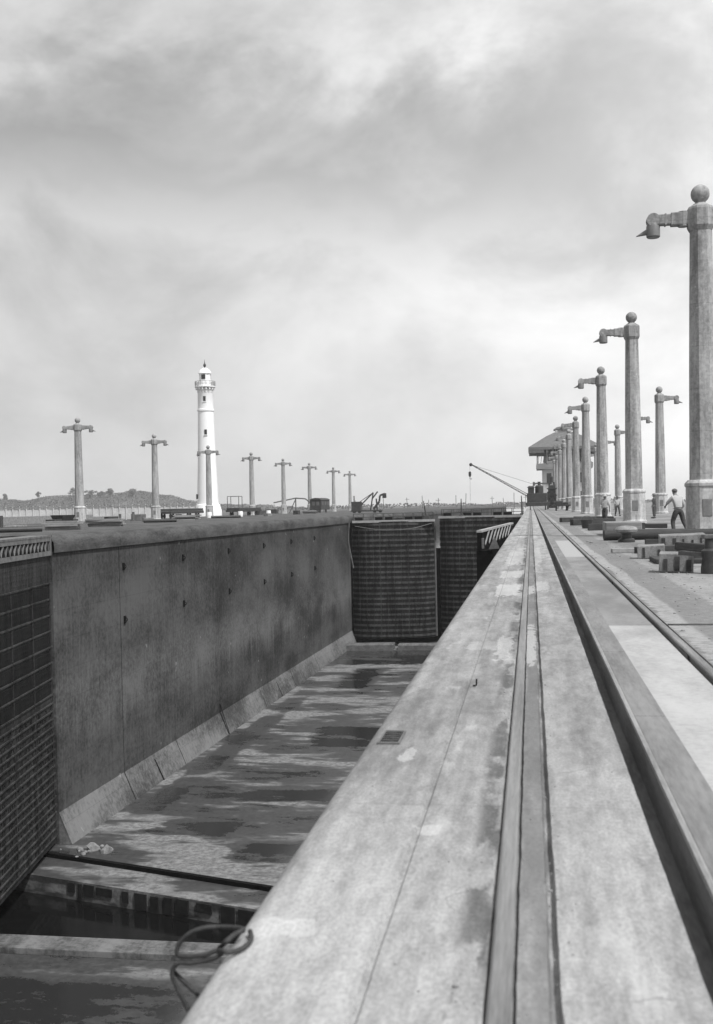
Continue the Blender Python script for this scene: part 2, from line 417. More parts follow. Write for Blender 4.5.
def ragged(poly, jit, y0=Y0, y1=Y1):
    ys, y = [], y0
    while y < y1: ys.append(y); y += .06 if y < 12 else (.2 if y < 40 else 12)
    ys.append(y1); mb = MB(); secs = []
    for y in ys:
        sec = []
        for x, z in poly:
            a_ = next((q for (c0, c1, q) in jit if c0 <= x <= c1), 0)
            if a_: x += a_*(mnoise.noise((x*90, y*2.3, 0))*.6+mnoise.noise((x*90, y*11, 4))*.5)
            sec.append((x, y, z))
        secs.append(sec)
    mb.loft(secs); return mb
child(ragged(deck, [(-.153, -.147, .007), (-.505, -.47, .004), (-.0635, -.060, .006), (.024, .064, .007), (.454, .459, .006)]), 'wall_body', M['deck'], lw, 35)
child(extrude([(.458, -.20), (.584, -.20), (.585, -.21)]), 'slot_floor', M['slot'], lw)
# rails
def rail(x0, x1, z0, zt, label):
    e = empty('rail', ((x0+x1)/2, 0, zt), label, 'rail')
    mb = MB(); c = .008; w = x1-x0
    prof = [(x0+w*.28, z0), (x0+w*.28, zt-.03), (x0, zt-.024), (x0, zt-c), (x0+c, zt), (x1-c, zt), (x1, zt-c), (x1, zt-.024), (x1-w*.28, zt-.03), (x1-w*.28, z0)]
    y = Y0
    while y < 430:
        L = 9.15; mb.loft([[(x, yy, z) for x, z in prof] for yy in (y, y+L-.006)], closed=True, cap=True); y += L
    child(mb, 'rail_head', M['rail'], e)
    y = Y0+9.15
    while y < 120:
        for sx in (x0+w*.2, x1-w*.2):
            mb = MB(); mb.box(sx-.012, sx+.012, y-.3, y+.3, z0+.01, zt-.034); child(mb, 'fish_plate', M['iron_mid'], e)
        y += 9.15
rail(-.140, -.076, -.049, .014, 'worn steel rail set into the wall top, nearest the chamber edge')
rail(1.335, 1.405, -.079, .012, 'steel rail farther from the chamber, between pale fill and dark yard strip')
# rack beam beside the slot
rb = empty('rack_beam', (.69, 0, 0), 'flat dark grey rack beam with bright steel edge beside the deep slot', 'rack beam')
child(extrude([(.584, -.21), (.584, .012), (.60, .018), (.606, .018)], Y0, 430), 'steel_nosing', M['nosing'], rb)
mbk = MB(); mbs = MB(); yy = Y0
child(extrude([(.5835, -.21), (.5835, -.012)], Y0, 430), 'slot_wall', M['slot'], rb)
while yy < 330:
    mbk.box(.609, .800, yy, yy+2.985, -.2, .012, .004); yy += 3.0
child(mbk, 'rack_plate', M['rack'], rb)
# fill between rack and outer rail, then the yard
fill = extrude([(.797, -.3), (.803, -.018), (1.29, -.018), (1.30, -.08), (1.44, -.08), (1.445, -.014)], Y0, 640)
struct('track_bed', fill, M['fill'])
mb = MB()
for y in (12.33, 36.0): mb.box(.81, 1.28, y-.07, y+.07, -.05, -.010)
mb.build('expansion_strip', M['slot']).parent = rb
yd = MB(); nx, ny = 26, 60
def yz(x, y):
    return -.014 if x < 2.6 else -.014+.035*(mnoise.noise((x*.8, y*.5, 0)))*min(1, (x-2.6))
xs = [1.445, 1.7, 2.2, 2.6]+[2.6+1.0*i*1.12**i*.6 for i in range(1, 18)]+[75]
ys = [Y0+i*1.0 for i in range(70)]+[65+i*6 for i in range(1, 60)]+[640]
gr = [[yd.bm.verts.new((x, y, yz(x, y))) for x in xs] for y in ys]
for A, B in zip(gr, gr[1:]):
    for j in range(len(xs)-1): yd.bm.faces.new((A[j], A[j+1], B[j+1], B[j]))
struct('yard_ground', yd, M['yard'], 60)
mb = MB(); mb.box(1.45, 3.4, 12.29, 12.37, -.03, -.004)
tag(mb.build('timber_strip', M['timber_dark']), 'thin dark timber strip let into the yard across from the outer rail', 'strip')
st = MB(); rnd = random.Random(21)
for i in range(900):
    x = 1.5+abs(rnd.gauss(0, 3.2)); y = 7+rnd.random()**1.6*70; q = rnd.uniform(.006, .022)*(1+(rnd.random() < .06)*2)
    k0 = len(st.bm.verts); st.ball((x, y, yz(x, y)+q*.3), q, (rnd.uniform(.8, 1.6), rnd.uniform(.8, 1.6), .7), 6)
for i in range(420):
    x = rnd.choice((rnd.uniform(-.85, .45), rnd.gauss(-.17, .05), rnd.gauss(-.02, .04), rnd.gauss(.07, .03), rnd.gauss(.7, .1))); y = 2.5+rnd.random()**2*16; q = rnd.uniform(.0012, .004)*(1+(rnd.random() < .05)*1.5)
    if not (-.85 < x < .45 or .61 < x < .79) or -.15 < x < -.06: continue
    st.ball((x, y, (.012 if x > .5 else (-.010 if -.06 < x < .03 else 0))+q*.4), q, (1.3, 1, .8), 6)
tag(st.build('gravel', M['timber']), 'loose small stones scattered over the yard', 'gravel', None, 'stuff')
# rusty grating and hook on the wall top
g = empty('drain_grating', (-.82, 6.30, 0), 'small rusty iron drain grating in the wall top near the rounded edge', 'grating'); g.scale = (.75, .8, .6)
mb = MB()
for i in range(6): mb.box(-.075, .075, -.18+i*.068, -.18+i*.068+.034, .002, .014)
mb.build('grating_bars', M['grate'], g)
mb = MB(); mb.box(-.085, .085, -.205, -.185, .001, .018); mb.box(-.085, .085, .205, .225, .001, .018); mb.box(-.085, -.07, -.185, .205, .001, .018); mb.box(.07, .085, -.185, .205, .001, .018)
mb.build('grating_frame', M['iron_mid'], g)
mb = MB(); mb.box(-.065, .065, -.182, .2, .0006, .0016); mb.build('pit_dark_sheet', M['gate_black'], g)  # thin black sheet imitates the dark of a pit, no hole is cut
mb = MB(); mb.tube([(-.445, 8.1, .012), (-.425, 8.1, .012), (-.420, 8.1, .016), (-.418, 8.11, .06)], .006, 8)
tag(mb.build('iron_hook', M['gate_black'], None, 40), 'tiny black iron hook standing on the wall top', 'hook')

# ------------------------------------------------------------------ rope over the edge
mb = MB()
def smooth_path(pts, n=8, closed=False):
    P = [Vector(p) for p in pts]; out = []; N = len(P)
    for i in range(N if closed else N-1):
        g_ = lambda j: P[j % N] if closed else P[max(0, min(N-1, j))]
        p0, p1, p2, p3 = g_(i-1), g_(i), g_(i+1), g_(i+2)
        for t in [j/n for j in range(n)]:
            out.append(.5*((2*p1)+(-p0+p2)*t+(2*p0-5*p1+4*p2-p3)*t*t+(-p0+3*p1-3*p2+p3)*t**3))
    if not closed: out.append(P[-1])
    return out
rope_pts = [(-0.904, 3.364, 0.009), (-0.883, 3.294, 0.009), (-0.892, 3.231, 0.009), (-0.917, 3.198, 0.009), (-0.947, 3.202, 0.009), (-1.018, 3.400, -0.068), (-0.949, 3.243, 0.020), (-0.939, 3.300, 0.020), (-0.923, 3.350, 0.020), (-1.024, 3.460, -0.020), (-1.082, 3.460, -0.025), (-1.127, 3.460, -0.041), (-1.155, 3.460, -0.062), (-1.176, 3.460, -0.089), (-1.177, 3.460, -0.119), (-1.136, 3.460, -0.121), (-1.084, 3.460, -0.115), (-1.047, 3.460, -0.100), (-1.026, 3.460, -0.103), (-1.051, 3.460, -0.123), (-1.092, 3.460, -0.135), (-1.136, 3.460, -0.144), (-1.178, 3.460, -0.146), (-1.199, 3.460, -0.180), (-1.186, 3.460, -0.220), (-1.167, 3.460, -0.259), (-1.147, 3.460, -0.301)]
mb.tube(smooth_path(rope_pts, 10), .0078, 10)
mb.tube(smooth_path([(-1.202, 3.480, -0.182), (-1.165, 3.480, -0.217), (-1.128, 3.480, -0.249), (-1.101, 3.480, -0.274)], 8), .0075, 8)
tag(mb.build('rope', M['rope'], None, 50), 'dark looped rope hanging over the rounded edge of the lock wall', 'rope')

# ------------------------------------------------------------------ far lock wall
fw_ = empty('lock_wall', (-28.35, 62, 0), 'tall dark stained lock wall on the far side of the empty chamber', 'wall')
prof_cop = [(-1.6, -.02), (-.5, 0), (-.22, -.06), (0, -.22), (.12, -.45), (.16, -.75), (.15, -1.06), (-.05, -1.12)]
prof_wall = [(0, -1.0), (0, -16.7)]
prof_toe = [(0, -16.7), (.8, -18.62)]
joints = [62.05, 72.2, 82.6, 94, 107, 119.6, 132, 145, 157.6, 175, 190, 205, 220, 240, 260, 300, 360, 440, 640]
copm, wm, tm = MB(), MB(), MB()
for i, (a, b) in enumerate(zip(joints, joints[1:])):
    ga = .07 if i == 1 else .03; gb = .07 if i == 0 else .03
    copm.loft([[(XL(y)+o, y, z) for o, z in prof_cop] for y in (a+.02, b-.02)])
    wm.loft([[(XL(y)+o, y, z) for o, z in prof_wall] for y in (a+ga/2, b-gb/2)])
    wm.quad((XL(b)-.002, b-gb/2, -1), (XL(b)-.002, b-gb/2, -16.7), (XL(b)-.4, b-gb/2, -16.7), (XL(b)-.4, b-gb/2, -1))
    tm.loft([[(XL(y)+o, y, z) for o, z in prof_toe] for y in (a+.05, b-.05)])
    if i == 0:
        tm.bm.faces.new([tm.bm.verts.new(q) for q in ((XL(a)-.1, a+.06, -16.6), (XL(a)+.0, a+.06, -16.7), (XL(a)+.8, a+.06, -18.62), (XL(a)-.1, a+.06, -18.62))])
        wm.quad((XL(a), a+ga/2, 0), (XL(a), a+ga/2, -19), (XL(a)-2.6, a+ga/2, -19), (XL(a)-2.6, a+ga/2, 0))
child(copm, 'coping', M['coping'], fw_, 40)
child(wm, 'wall_face', M['wall'], fw_)
child(tm, 'sloping_toe', M['toe'], fw_)
bk = MB(); bk.loft([[(XL(y)-.06, y, -.4), (XL(y)-.06, y, -16.6), (XL(y)+.70, y, -18.62)] for y in (62.1, 640)])
child(bk, 'joint_backing', M['gate_black'], fw_)
# recess wall behind the near gate leaf and the wall this side of it
rc = MB(); rc.loft([[(-30.9, 62.06, 0), (-30.9, 62.06, -D-1)], [(-30.9, 41, 0), (-30.9, 41, -D-1)], [(XL(41), 41, 0), (XL(41), 41, -D-1)], [(XL(41)-.4, -8, 0), (XL(41)-.4, -8, -D-1)]])
child(rc, 'recess_wall', M['wall'], fw_)
# black boxes standing in for small dark recesses, two to each block
br = None
for i, y in enumerate((72.9, 85.2, 97.6, 109.8, 121.5, 133.5)):
    for z in (-2.5, -6.2):
        mb = MB(); mb.box(-.1, .10, -.14, .14, -.26, .26, .03); mb.tube([(.10, 0, .12), (.20, 0, .10), (.22, 0, 0), (.20, 0, -.10), (.10, 0, -.12)], .03, 6)
        o = mb.build('recess_block', M['gate_black'], fw_)
        o.location = (XL(y)+28.35, y-62, z)
# damage in the toe: two broken joints
mb = MB()
for y in (77.6, 94.0, 113.2):
    mb.loft([[(XL(y)+.012, y-.10, -15.9 if y == 94 else -16.75), (XL(y)+.84, y-.03, -18.6)], [(XL(y)+.012, y+.10, -15.9 if y == 94 else -16.75), (XL(y)+.84, y+.13, -18.6)]])
child(mb, 'toe_crack', M['gate_black'], fw_)
# bank on top
bank = MB()
bank.loft([[(XL(y)-1.58, y, -.02), (-31.2, y, -.05), (-64, y, -.05), (-64.5, y, -3)] for y in (62.06, 640)])
bank.loft([[(-30.85, y, -.05), (-64, y, -.05), (-64.5, y, -3)] for y in (-8, 62.06)])
struct('bank_ground', bank, M['ground_bank'])

# ------------------------------------------------------------------ chamber floor, pit and sill
def line(xa, ya, xb, yb): return lambda x: ya+(yb-ya)*(x-xa)/(xb-xa)
eA = line(-26.85, 60.15, -14.26, 56.3)      # edge of the main floor
eB = line(-25.95, 56.76, -14.06, 53.39)     # edge of the ledge
fl = MB(); xa, xb = -29.5, -.97
secs = [[(x, eA(x), -D) for x in (xa, -20, -10, xb)], [(x, 149, -D) for x in (xa, -20, -10, xb)], [(x, 330, -D) for x in (xa, -20, -10, xb)]]
fl.loft(secs)
struct('chamber_floor', fl, M['floor'])
nf = MB(); nf.quad((-31, -8, -D), (xb, -8, -D), (xb, 46.3, -D), (-31, 46.3, -D))
struct('chamber_floor', nf, M['floor'])
sb = empty('gate_sill', (-20, 58, -D), 'dark angled sill beam edging the chamber floor beside the water pit', 'sill')
mb = MB(); mb.loft([[(x, eA(x)+.02, -D+.02), (x, eA(x)-.30, -D+.02), (x, eA(x)-.30, -D-.5), (x, eA(x)+.02, -D-.5)] for x in (-30.8, xb)], closed=True, cap=True)
child(mb, 'seal_beam', M['gate_black'], sb)
mb = MB(); mb.loft([[(x, eA(x)-.30, -D-.22), (x, eB(x), -D-.22), (x, eB(x), -D-2.6)] for x in (-30.8, -22, -14, xb)])
child(mb, 'ledge', M['floor'], sb)
mb = MB(); rnd = random.Random(4)
x = -25.4
while x < -14.5:
    w = rnd.uniform(.25, 1.1); dp = rnd.uniform(.45, 1.05)
    mb.box(0, w, -.05, .02, -dp-.1, -.06-rnd.uniform(0, .12), 0, Matrix.Translation((x, eB(x)-.02, -D-.22)) @ Matrix.Rotation(math.atan2(-3.37, 11.89), 4, 'Z'))
    x += w+rnd.choice((.12, .25, .5, 1.8))*rnd.uniform(.7, 1.3)
child(mb, 'dark_opening_boards', M['opening_dark'], sb)  # dark boards on the pit wall stand in for shaded openings
pw = MB(); pw.quad((-31, 47, -D-1.25), (xb, 47, -D-1.25), (xb, 58, -D-1.25), (-31, 62, -D-1.25))
struct('water', pw, M['water'])
mb = MB(); mb.box(-30.5, xb, 46.62, 48.12, -D-2.5, -D+.16, .04)
tag(mb.build('concrete_beam', M['toe']), 'pale straight concrete beam across the floor in front of the water pit', 'beam')
mb = MB(); mb.box(-30.5, xb, 46.3, 46.6, -D-.3, -D-.12); struct('water', mb, M['water'])
# far sill
fs = MB()
fs.loft([[(x, y0_, -D), (x, y0_, -D+.72), (x, y0_+.1, -D+.82), (x, y0_+2.2, -D+.82), (x, y0_+2.2, -D)] for x, y0_ in ((-27.3, 149.2), (-19.1, 150.2))], cap=True)
fs.loft([[(x, y0_, -D), (x, y0_, -D+.58), (x, y0_+.1, -D+.68), (x, y0_+2.2, -D+.68), (x, y0_+2.2, -D)] for x, y0_ in ((-18.5, 150.5), (xb, 150.8))], cap=True)
tag(fs.build('gate_sill', M['deck']), 'pale concrete sill on the chamber floor at the foot of the closed gates', 'sill')
rub = MB(); rnd = random.Random(2)
for i in range(15):
    q = .34 if i < 2 else rnd.uniform(.05, .16); cx, cy = -26.0+rnd.gauss(0, .5), 61.1+rnd.gauss(0, .4)
    k0 = len(rub.bm.verts); rub.ball((cx, cy, -D+q*.35), q, (1.1, 1, .8), 10); rub.bm.verts.ensure_lookup_table()
    for v in rub.bm.verts[k0:]: v.co += Vector((mnoise.noise(v.co*2.1), mnoise.noise(v.co*2.1+Vector((9, 0, 0))), mnoise.noise(v.co*2.1+Vector((0, 9, 0)))))*q*.7
tag(rub.build('rubble', M['block']), 'small pale heap of broken concrete at the foot of the far wall', 'rubble')

# ------------------------------------------------------------------ gates
def leaf(name, a, b, ztop, zbot, bow, rows, cols, label, plate, band, thick=1.6, rowpart=None, band_h=.26, rib=True):
    """a leaf from hinge a to mitre b (x,y); the bowed side is on the right hand of a->b"""
    ax, ay = a; bx, by = b; L = math.hypot(bx-ax, by-ay); ang = math.atan2(by-ay, bx-ax)
    e = empty(name, (ax, ay, zbot), label, 'lock gate', None, ang)
    H = ztop-zbot; N = 48
    def f(t): return -bow*(1-abs(2*t-1)**4) if bow else 0.0
    us = [i/N for i in range(N+1)]
    mb = MB()
    mb.loft([[(u*L, f(u), 0), (u*L, f(u), H), (u*L, thick, H), (u*L, thick, 0)] for u in us], closed=True, cap=True)
    mb.build('plating', plate, e, 30)
    mb = MB(); zs = rows if isinstance(rows, list) else [H*(i+.5)/rows for i in range(rows)]
    for z in zs:
        bh = band_h
        mb.loft([[(u*L, f(u)-.002, z-bh/2), (u*L, f(u)-.07, z-bh/2), (u*L, f(u)-.07, z+bh/2), (u*L, f(u)-.002, z+bh/2)] for u in us])
    mb.build('plate_laps', band, e, 30)
    if rib:
        mb = MB()
        for i in range(cols+1):
            u = min(max(i/cols, .004), .996); w = .035 if i % 4 else .10
            for z0, z1 in zip([0]+zs, zs+[H]):
                mb.box(u*L-w, u*L+w, f(u)-.035, f(u)+.01, z0+band_h/2 if z0 else .02, z1-band_h/2 if z1 < H else H-.02)
        mb.build('rib_plates', M['gate_rib'] if cols == 12 else band, e)
    return e, L, H, f
# closed pair
def walk(e, L, H, f, n=8):
    mb = MB(); mb.box(.1, L-.1, f(.5)+.1, 1.5, H+.003, H+.16); 
    mb.box(.1, L-.1, f(.5)+.02, f(.5)+.1, H-.12, H+.22); mb.build('walkway', M['girder'], e)
    mb = MB()
    for i in range(n+1):
        x = .25+(L-.5)*i/n; mb.bar((x, .0, H+.16), (x, .0, H+1.15), .09); mb.bar((x, 1.35, H+.16), (x, 1.35, H+1.15), .06)
    for y in (0, 1.35):
        for z in (.65, 1.15): mb.bar((.2, y, H+z), (L-.2, y, H+z), .07)
    mb.build('handrail', M['iron'], e)
    for i in range(n):
        if i % 3 == 1: continue
        x = .25+(L-.5)*i/n; mb = MB(); mb.box(x+.25, x+(L-.5)/n-.1, .06, .9, H+.17, H+.62, .03); mb.build('deck_box', M['gate_black'], e)
e, L, H, f = leaf('gate_leaf', (-25.7, 157.3), (-13.78, 159.0), -.95, -17.7, 2.1, 22, 12, 'closed black riveted lock gate leaf against the far wall, curved face', M['gate_far'], M['gate_far_band'], band_h=.30)
walk(e, L, H, f)
mb = MB(); mb.lathe([(.15, 0), (.15, H*.99)], 10, (L-.05, -.12, 0)); mb.build('mitre_post', M['iron_mid'], e, 40)
e2, L, H, f = leaf('gate_leaf', (-13.05, 159.0), (-1.0, 157.3), -.55, -17.7, 1.4, 22, 12, 'closed black lock gate leaf partly hidden behind the near wall', M['gate_far'], M['gate_far_band'], band_h=.30)
walk(e2, L, H, f)
# hoses at the hinge of the closed leaf
mb = MB(); mb.tube(smooth_path([(-25.75, 155.4, -.9), (-25.9, 155.3, -3.5), (-25.6, 155.2, -5.5), (-25.2, 155.0, -7.5)], 6), .09, 6)
tag(mb.build('hanging_cable', M['iron_mid'], None, 40), 'thin cable hanging down the hinge corner of the closed gate', 'cable')
mb = MB(); mb.tube(smooth_path([(-24.8, 154.6, -1.5), (-21, 154.7, -2.1), (-17, 155, -2.0), (-14, 156.6, -1.3)], 8), .05, 6)
tag(mb.build('hanging_cable', M['iron_mid'], None, 40), 'long slack cable slung across the top of the closed gate', 'cable')
# masts on the gates
def mast(x, y, h, label, lean=0, base=-.9):
    e = empty('mast', (x, y, base), label, 'mast')
    mb = MB(); mb.tube([(0, 0, 0), (lean, 0, h)], [.16, .06], 8); mb.build('pole', M['iron'], e)
    mb = MB(); mb.box(-.35, .35, -.3, .3, 0, .7, .05); mb.build('foot', M['iron'], e)
mast(-14.9, 158.6, 2.8, 'short thin mast with winch foot on the left closed leaf', -.45)
mast(-9.9, 158.4, 3.0, 'short straight mast on the right closed gate leaf')
mast(-1.3, 165, 3.3, 'dark mast at the near wall beside the jib of the crane', -.1)
# near leaf folded back along the far wall
lower = [.35+.47*i for i in range(18)]; upper = [8.85+.95*i for i in range(8)]
e, L, H, f = leaf('gate_leaf', (-28.45, 61.9), (-25.35, 43.0), -1.2, -18.35, 0, lower+upper, 10, 'dark riveted lock gate leaf folded back at the left edge', M['gate'], M['gate_band'], 1.6, rib=False, band_h=.09)
mbx = MB(); rnd = random.Random(8)
zs = lower+upper
for u in (.02, .2, .4, .6, .8, .98):
    for j, (z0, z1) in enumerate(zip(zs, zs[1:])):
        mbx.box(u*L-.07, u*L+.07, -.05, .01, z0+.05, z1-.05)
mbx.build('rib_plates', M['gate'], e)
mbp = MB(); us = (.02, .2, .4, .6, .8, .98)
for z0, z1 in zip(upper[:-1], upper[1:]):
    for u0, u1 in zip(us, us[1:]):
        mbp.box(u0*L+.12, u1*L-.12, -.03, .01, z0+.12, z1-.20)
mbp.build('dark_bay_panel', M['gate_bay'], e)  # dark panels on the plate, depth of the bays imitated by colour
mbs_ = MB()
for z0, z1 in zip(lower, lower[1:]):
    x = .2
    while x < L-.2:
        w = rnd.uniform(.025, .08)*(1 if rnd.random() < .85 else 2.2); t0 = rnd.uniform(.05, .25); t1 = rnd.uniform(.18, .38)
        mbs_.box(x, x+w, -.018, .01, z0+t0, z0+max(t1, t0+.08))
        x += w+rnd.choice((.12, .2, .3, .7))
mbs_.build('rust_streaks', M['gate_black'], e)
mb = MB()
zt = H+1.15
mb.box(.05, L, -.16, 1.2, zt-.06, zt+.05); mb.box(.05, L, -.14, -.02, zt-.30, zt-.061); mb.box(.05, L, -.14, -.02, H+.0, H+.26)
mb.box(.0, .28, -.15, .5, H+.0, zt-.061)
mb.build('walkway', M['girder_dark'], e)
mb = MB(); x = .5
while x < L-.5:
    mb.bar((x, -.08, H+.26), (x+.34, -.08, zt-.30), .09, .05); mb.bar((x+.34, -.08, zt-.30), (x+.68, -.08, H+.26), .09, .05); x += .74
mb.build('lattice', M['girder_dark'], e)
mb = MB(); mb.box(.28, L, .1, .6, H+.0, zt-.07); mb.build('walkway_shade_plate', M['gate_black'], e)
for ch in [o for o in bpy.data.objects if o.parent == e]:
    ch.data.transform(Matrix.Scale(-1, 4, (0, 1, 0))); ch.data.flip_normals()
# the matching leaf folded against the near wall: only its top platform shows over the edge
pl = empty('gate_leaf', (-2.07, 45, .18), 'top platform of a folded gate leaf jutting out beside the near wall edge', 'lock gate')
def pp(t, off): return (-2.07+1.02*t-off, 45+17*t)
def seg(t0, t1, o0, o1, z0, z1, mb): mb.prism([pp(t0, o0), pp(t1, o0), pp(t1, o1), pp(t0, o1)], z0, z1)
mb = MB(); seg(0, 1, -.06, .14, .17, .26, mb); child(mb, 'walkway', M['girder'], pl)
mb = MB(); seg(.005, 1, .05, .13, -16, .165, mb); child(mb, 'plating', M['gate_black'], pl)
mb = MB()
for i in range(8):
    t = .17+i*.10; a_, b_ = pp(t+.02, -.05), pp(t-.03, .045)
    mb.bar((a_[0], a_[1], .15), (b_[0], b_[1], -.42), .05, .06)
child(mb, 'lattice', M['girder'], pl)
mb = MB(); seg(-.012, .03, -.50, .13, -9, -.55, mb); seg(-.002, .03, -.10, .12, -.549, .168, mb); child(mb, 'end_post', M['gate_black'], pl)
mb = MB(); c_ = (-1.50, 44.72); mb.loft([[(c_[0]-.22, y, -.50), (c_[0]+.22, y, -.48), (c_[0]+.02, y, .02)] for y in (44.70, 44.76)], closed=True, cap=True)
mb.box(-2.0, -1.90, 44.68, 44.76, -.48, -.05, .02)
child(mb, 'gusset_plate', M['iron_mid'], pl)

# ------------------------------------------------------------------ lamp posts
def make_post(arms, label):
    e = empty('lamp_post', (0, 0, 0), label, 'lamp post')
    n = 8; ro = math.pi/8; q = 1/math.cos(math.pi/8)
    mb = MB(); mb.lathe([(.70*q, -.25), (.70*q, .12), (.64*q, .20), (.62*q, 1.78), (.66*q, 1.82), (.66*q, 1.92), (.55*q, 2.04)], n, rot=ro); mb.build('pedestal', M['pole_base'], e)
    # eight-sided shaft with slightly hollowed faces
    mb = MB(); rings = []
    for r, z in ((.49, 2.03), (.475, 3.5), (.45, 6), (.41, 8.5), (.365, 11.06)):
        ring = []
        for j in range(16):
            a = 2*math.pi*j/16+ro; ring.append((r*q*math.cos(a)*(1 if j % 2 == 0 else .955), r*q*math.sin(a)*(1 if j % 2 == 0 else .955), z))
        rings.append(ring)
    mb.loft(rings, closed=True, cap=True); mb.build('shaft', M['pole'], e)
    mb = MB(); mb.lathe([(.38*q, 10.98), (.43*q, 11.08), (.455*q, 11.14), (.455*q, 11.74), (.43*q, 11.82), (.30*q, 11.90), (.2, 11.98), (.16, 12.06), (.16, 12.10)], n, rot=ro); mb.build('capital', M['pole'], e)
    mb = MB(); mb.ball((0, 0, 12.31), .335, n=20); mb.lathe([(.17, 12.0), (.2, 12.05)], 12); mb.build('ball_finial', M['pole'], e, 40)
    mb = MB(); mb.box(-.17, .17, -.645, -.61, .72, 1.35, .03); mb.build('access_door', M['lamp_metal'], e)
    for s in arms:
        mb = MB()
        mb.box(min(s*.42, s*1.05), max(s*.42, s*1.05), -.19, .19, 11.22, 11.68, .04); mb.box(min(s*1.03, s*1.54), max(s*1.03, s*1.54), -.17, .17, 11.27, 11.64, .04); mb.box(min(s*1.2, s*1.26), max(s*1.2, s*1.26), -.18, .18, 11.25, 11.66, .01)
        mb.tube([(s*.60, 0, 11.18), (s*.60, 0, 11.71)], .2, 10)
        a = mb.build('arm', M['pole'], e)
        mb = MB(); mb.tube([(s*1.66, -.2, 11.46), (s*1.66, .2, 11.46)], .235, 16); mb.build('lamp_cap', M['pole'], a, 40)
        mb = MB(); mb.lathe([(.10, .68), (.2, .62), (.245, .50), (.245, .14), (.21, .10), (.05, .10)], 14, (s*1.66, 0, 10.74)); lamp = mb.build('lamp_housing', M['lamp_metal'], a, 35)
        mb = MB(); mb.tube([(s*1.80, 0, 11.08), (s*2.26, 0, 10.92)], [.13, .015], 10); mb.build('lamp_nozzle', M['lamp_metal'], a, 40)
    return e
ordinal = ['nearest', 'second', 'third', 'fourth', 'fifth', 'sixth', 'seventh', 'eighth', 'ninth', 'tenth', 'eleventh']
pA = make_post((-1,), 'concrete lamp post nearest the camera, at right edge beside the timber pile')
pA.location = (6.2, 41.3, 0); pA['group'] = 'single arm lamp posts beside the rails'
for i in range(1, 10):
    lab = f'concrete lamp post beside the rails, {ordinal[i]} from the camera, arm toward the chamber'
    dup(pA, (5.98 if i > 1 else 6.13, 41.3+26.7*i, 0), 0, lab)
pB = make_post((1,), 'concrete lamp post in the back row, nearest shown, mostly hidden by front post')
pB.location = (12.8, 86.6, 0); pB['group'] = 'lamp posts in the back row with arms pointing right'
labsB = ['concrete lamp post standing clear between two front posts, arm pointing right', 'back row lamp post hidden behind second front post, only its arm showing', 'slim back row lamp post seen just left of the second front post',
         'back row lamp post behind the third front post', 'distant back row lamp post, fifth from the camera', 'distant back row lamp post, sixth from the camera', 'distant back row lamp post, seventh from the camera']
for i, lab in enumerate(labsB):
    dup(pB, (12.8, 113.3+27*i, 0), 0, lab)
pC = make_post((-1, 1), 'leftmost two-armed concrete lamp post on the far bank')
pC.location = (-53.4, 125, 0); pC['group'] = 'two-armed lamp posts along the far bank'
labsC = ['two-armed lamp post second from left, in front of wooded hill', 'two-armed lamp post standing in front of the white lighthouse', 'two-armed lamp post just right of the lighthouse', 'two-armed lamp post behind the small derrick, fifth from left',
         'two-armed lamp post rising behind the dark boxcar', 'two-armed lamp post just right of the boxcar', 'farthest two-armed lamp post, left of the twisted dark machine']
for i, lab in enumerate(labsC):
    dup(pC, ((-54.78, 156, 0), (-56.15, 188, 0), (-55.55, 216, 0), (-56.05, 247, 0), (-55.6, 275, 0), (-55.7, 310, 0), (-56.7, 345, 0))[i], 0, lab)

# ------------------------------------------------------------------ lighthouse
lh = empty('lighthouse', (-75.0, 250, .3), 'tall tapering white lighthouse with corbelled gallery and domed lantern', 'lighthouse'); lh.scale = (.96, .96, .962)
H8 = math.pi/8
mb = MB(); mb.lathe([(3.35, -1), (3.35, .8), (3.15, 1.3), (2.95, 2.2), (2.62, 2.35), (2.2, 13), (1.92, 25.0)], 20); mb.build('tower', M['white'], lh, 40)
mb = MB(); mb.lathe([(2.08, 25.0), (2.08, 25.4), (1.92, 25.5), (1.86, 29.4), (1.95, 29.6)], 20); mb.build('upper_tower', M['white'], lh, 40)
mb = MB()
for j in range(16):
    a = 2*math.pi*j/16; m4 = Matrix.Rotation(a, 4, 'Z')
    mb.box(1.55, 2.35, -.14, .14, 30.2, 30.75, 0, m4); mb.box(1.55, 1.95, -.14, .14, 29.5, 30.21, 0, m4)
mb.lathe([(1.75, 29.4), (1.78, 30.7)], 8, rot=H8); mb.build('corbels', M['white'], lh)
mb = MB(); mb.lathe([(2.5, 30.74), (2.55, 30.8), (2.55, 31.0), (2.4, 31.02)], 16); mb.build('gallery_floor', M['white'], lh)
mb = MB()
for j in range(16):
    a = 2*math.pi*j/16; mb.bar((2.45*math.cos(a), 2.45*math.sin(a), 31), (2.45*math.cos(a), 2.45*math.sin(a), 32.2), .09)
for z in (31.6, 32.2): mb.tube([(2.45*math.cos(2*math.pi*j/24), 2.45*math.sin(2*math.pi*j/24), z) for j in range(24)], .05, 5, closed=True)
mb.build('gallery_railing', M['lamp_metal'], lh)
mb = MB(); mb.lathe([(1.45, 31.0), (1.4, 32.6), (1.42, 34.2)], 8, rot=H8); lan = mb.build('lantern_room', M['white'], lh)
mb = MB(); mb.box(-.50, .50, -1.40, -1.25, 32.75, 33.85); mb.build('lantern_pane', M['glass'], lan)
for a in (R(135), R(-135), R(180)):
    mb = MB(); mb.box(-.5, .5, -1.38, -1.25, 32.8, 34.05, 0, Matrix.Rotation(a, 4, 'Z')); mb.build('lantern_pane', M['glass'], lan)
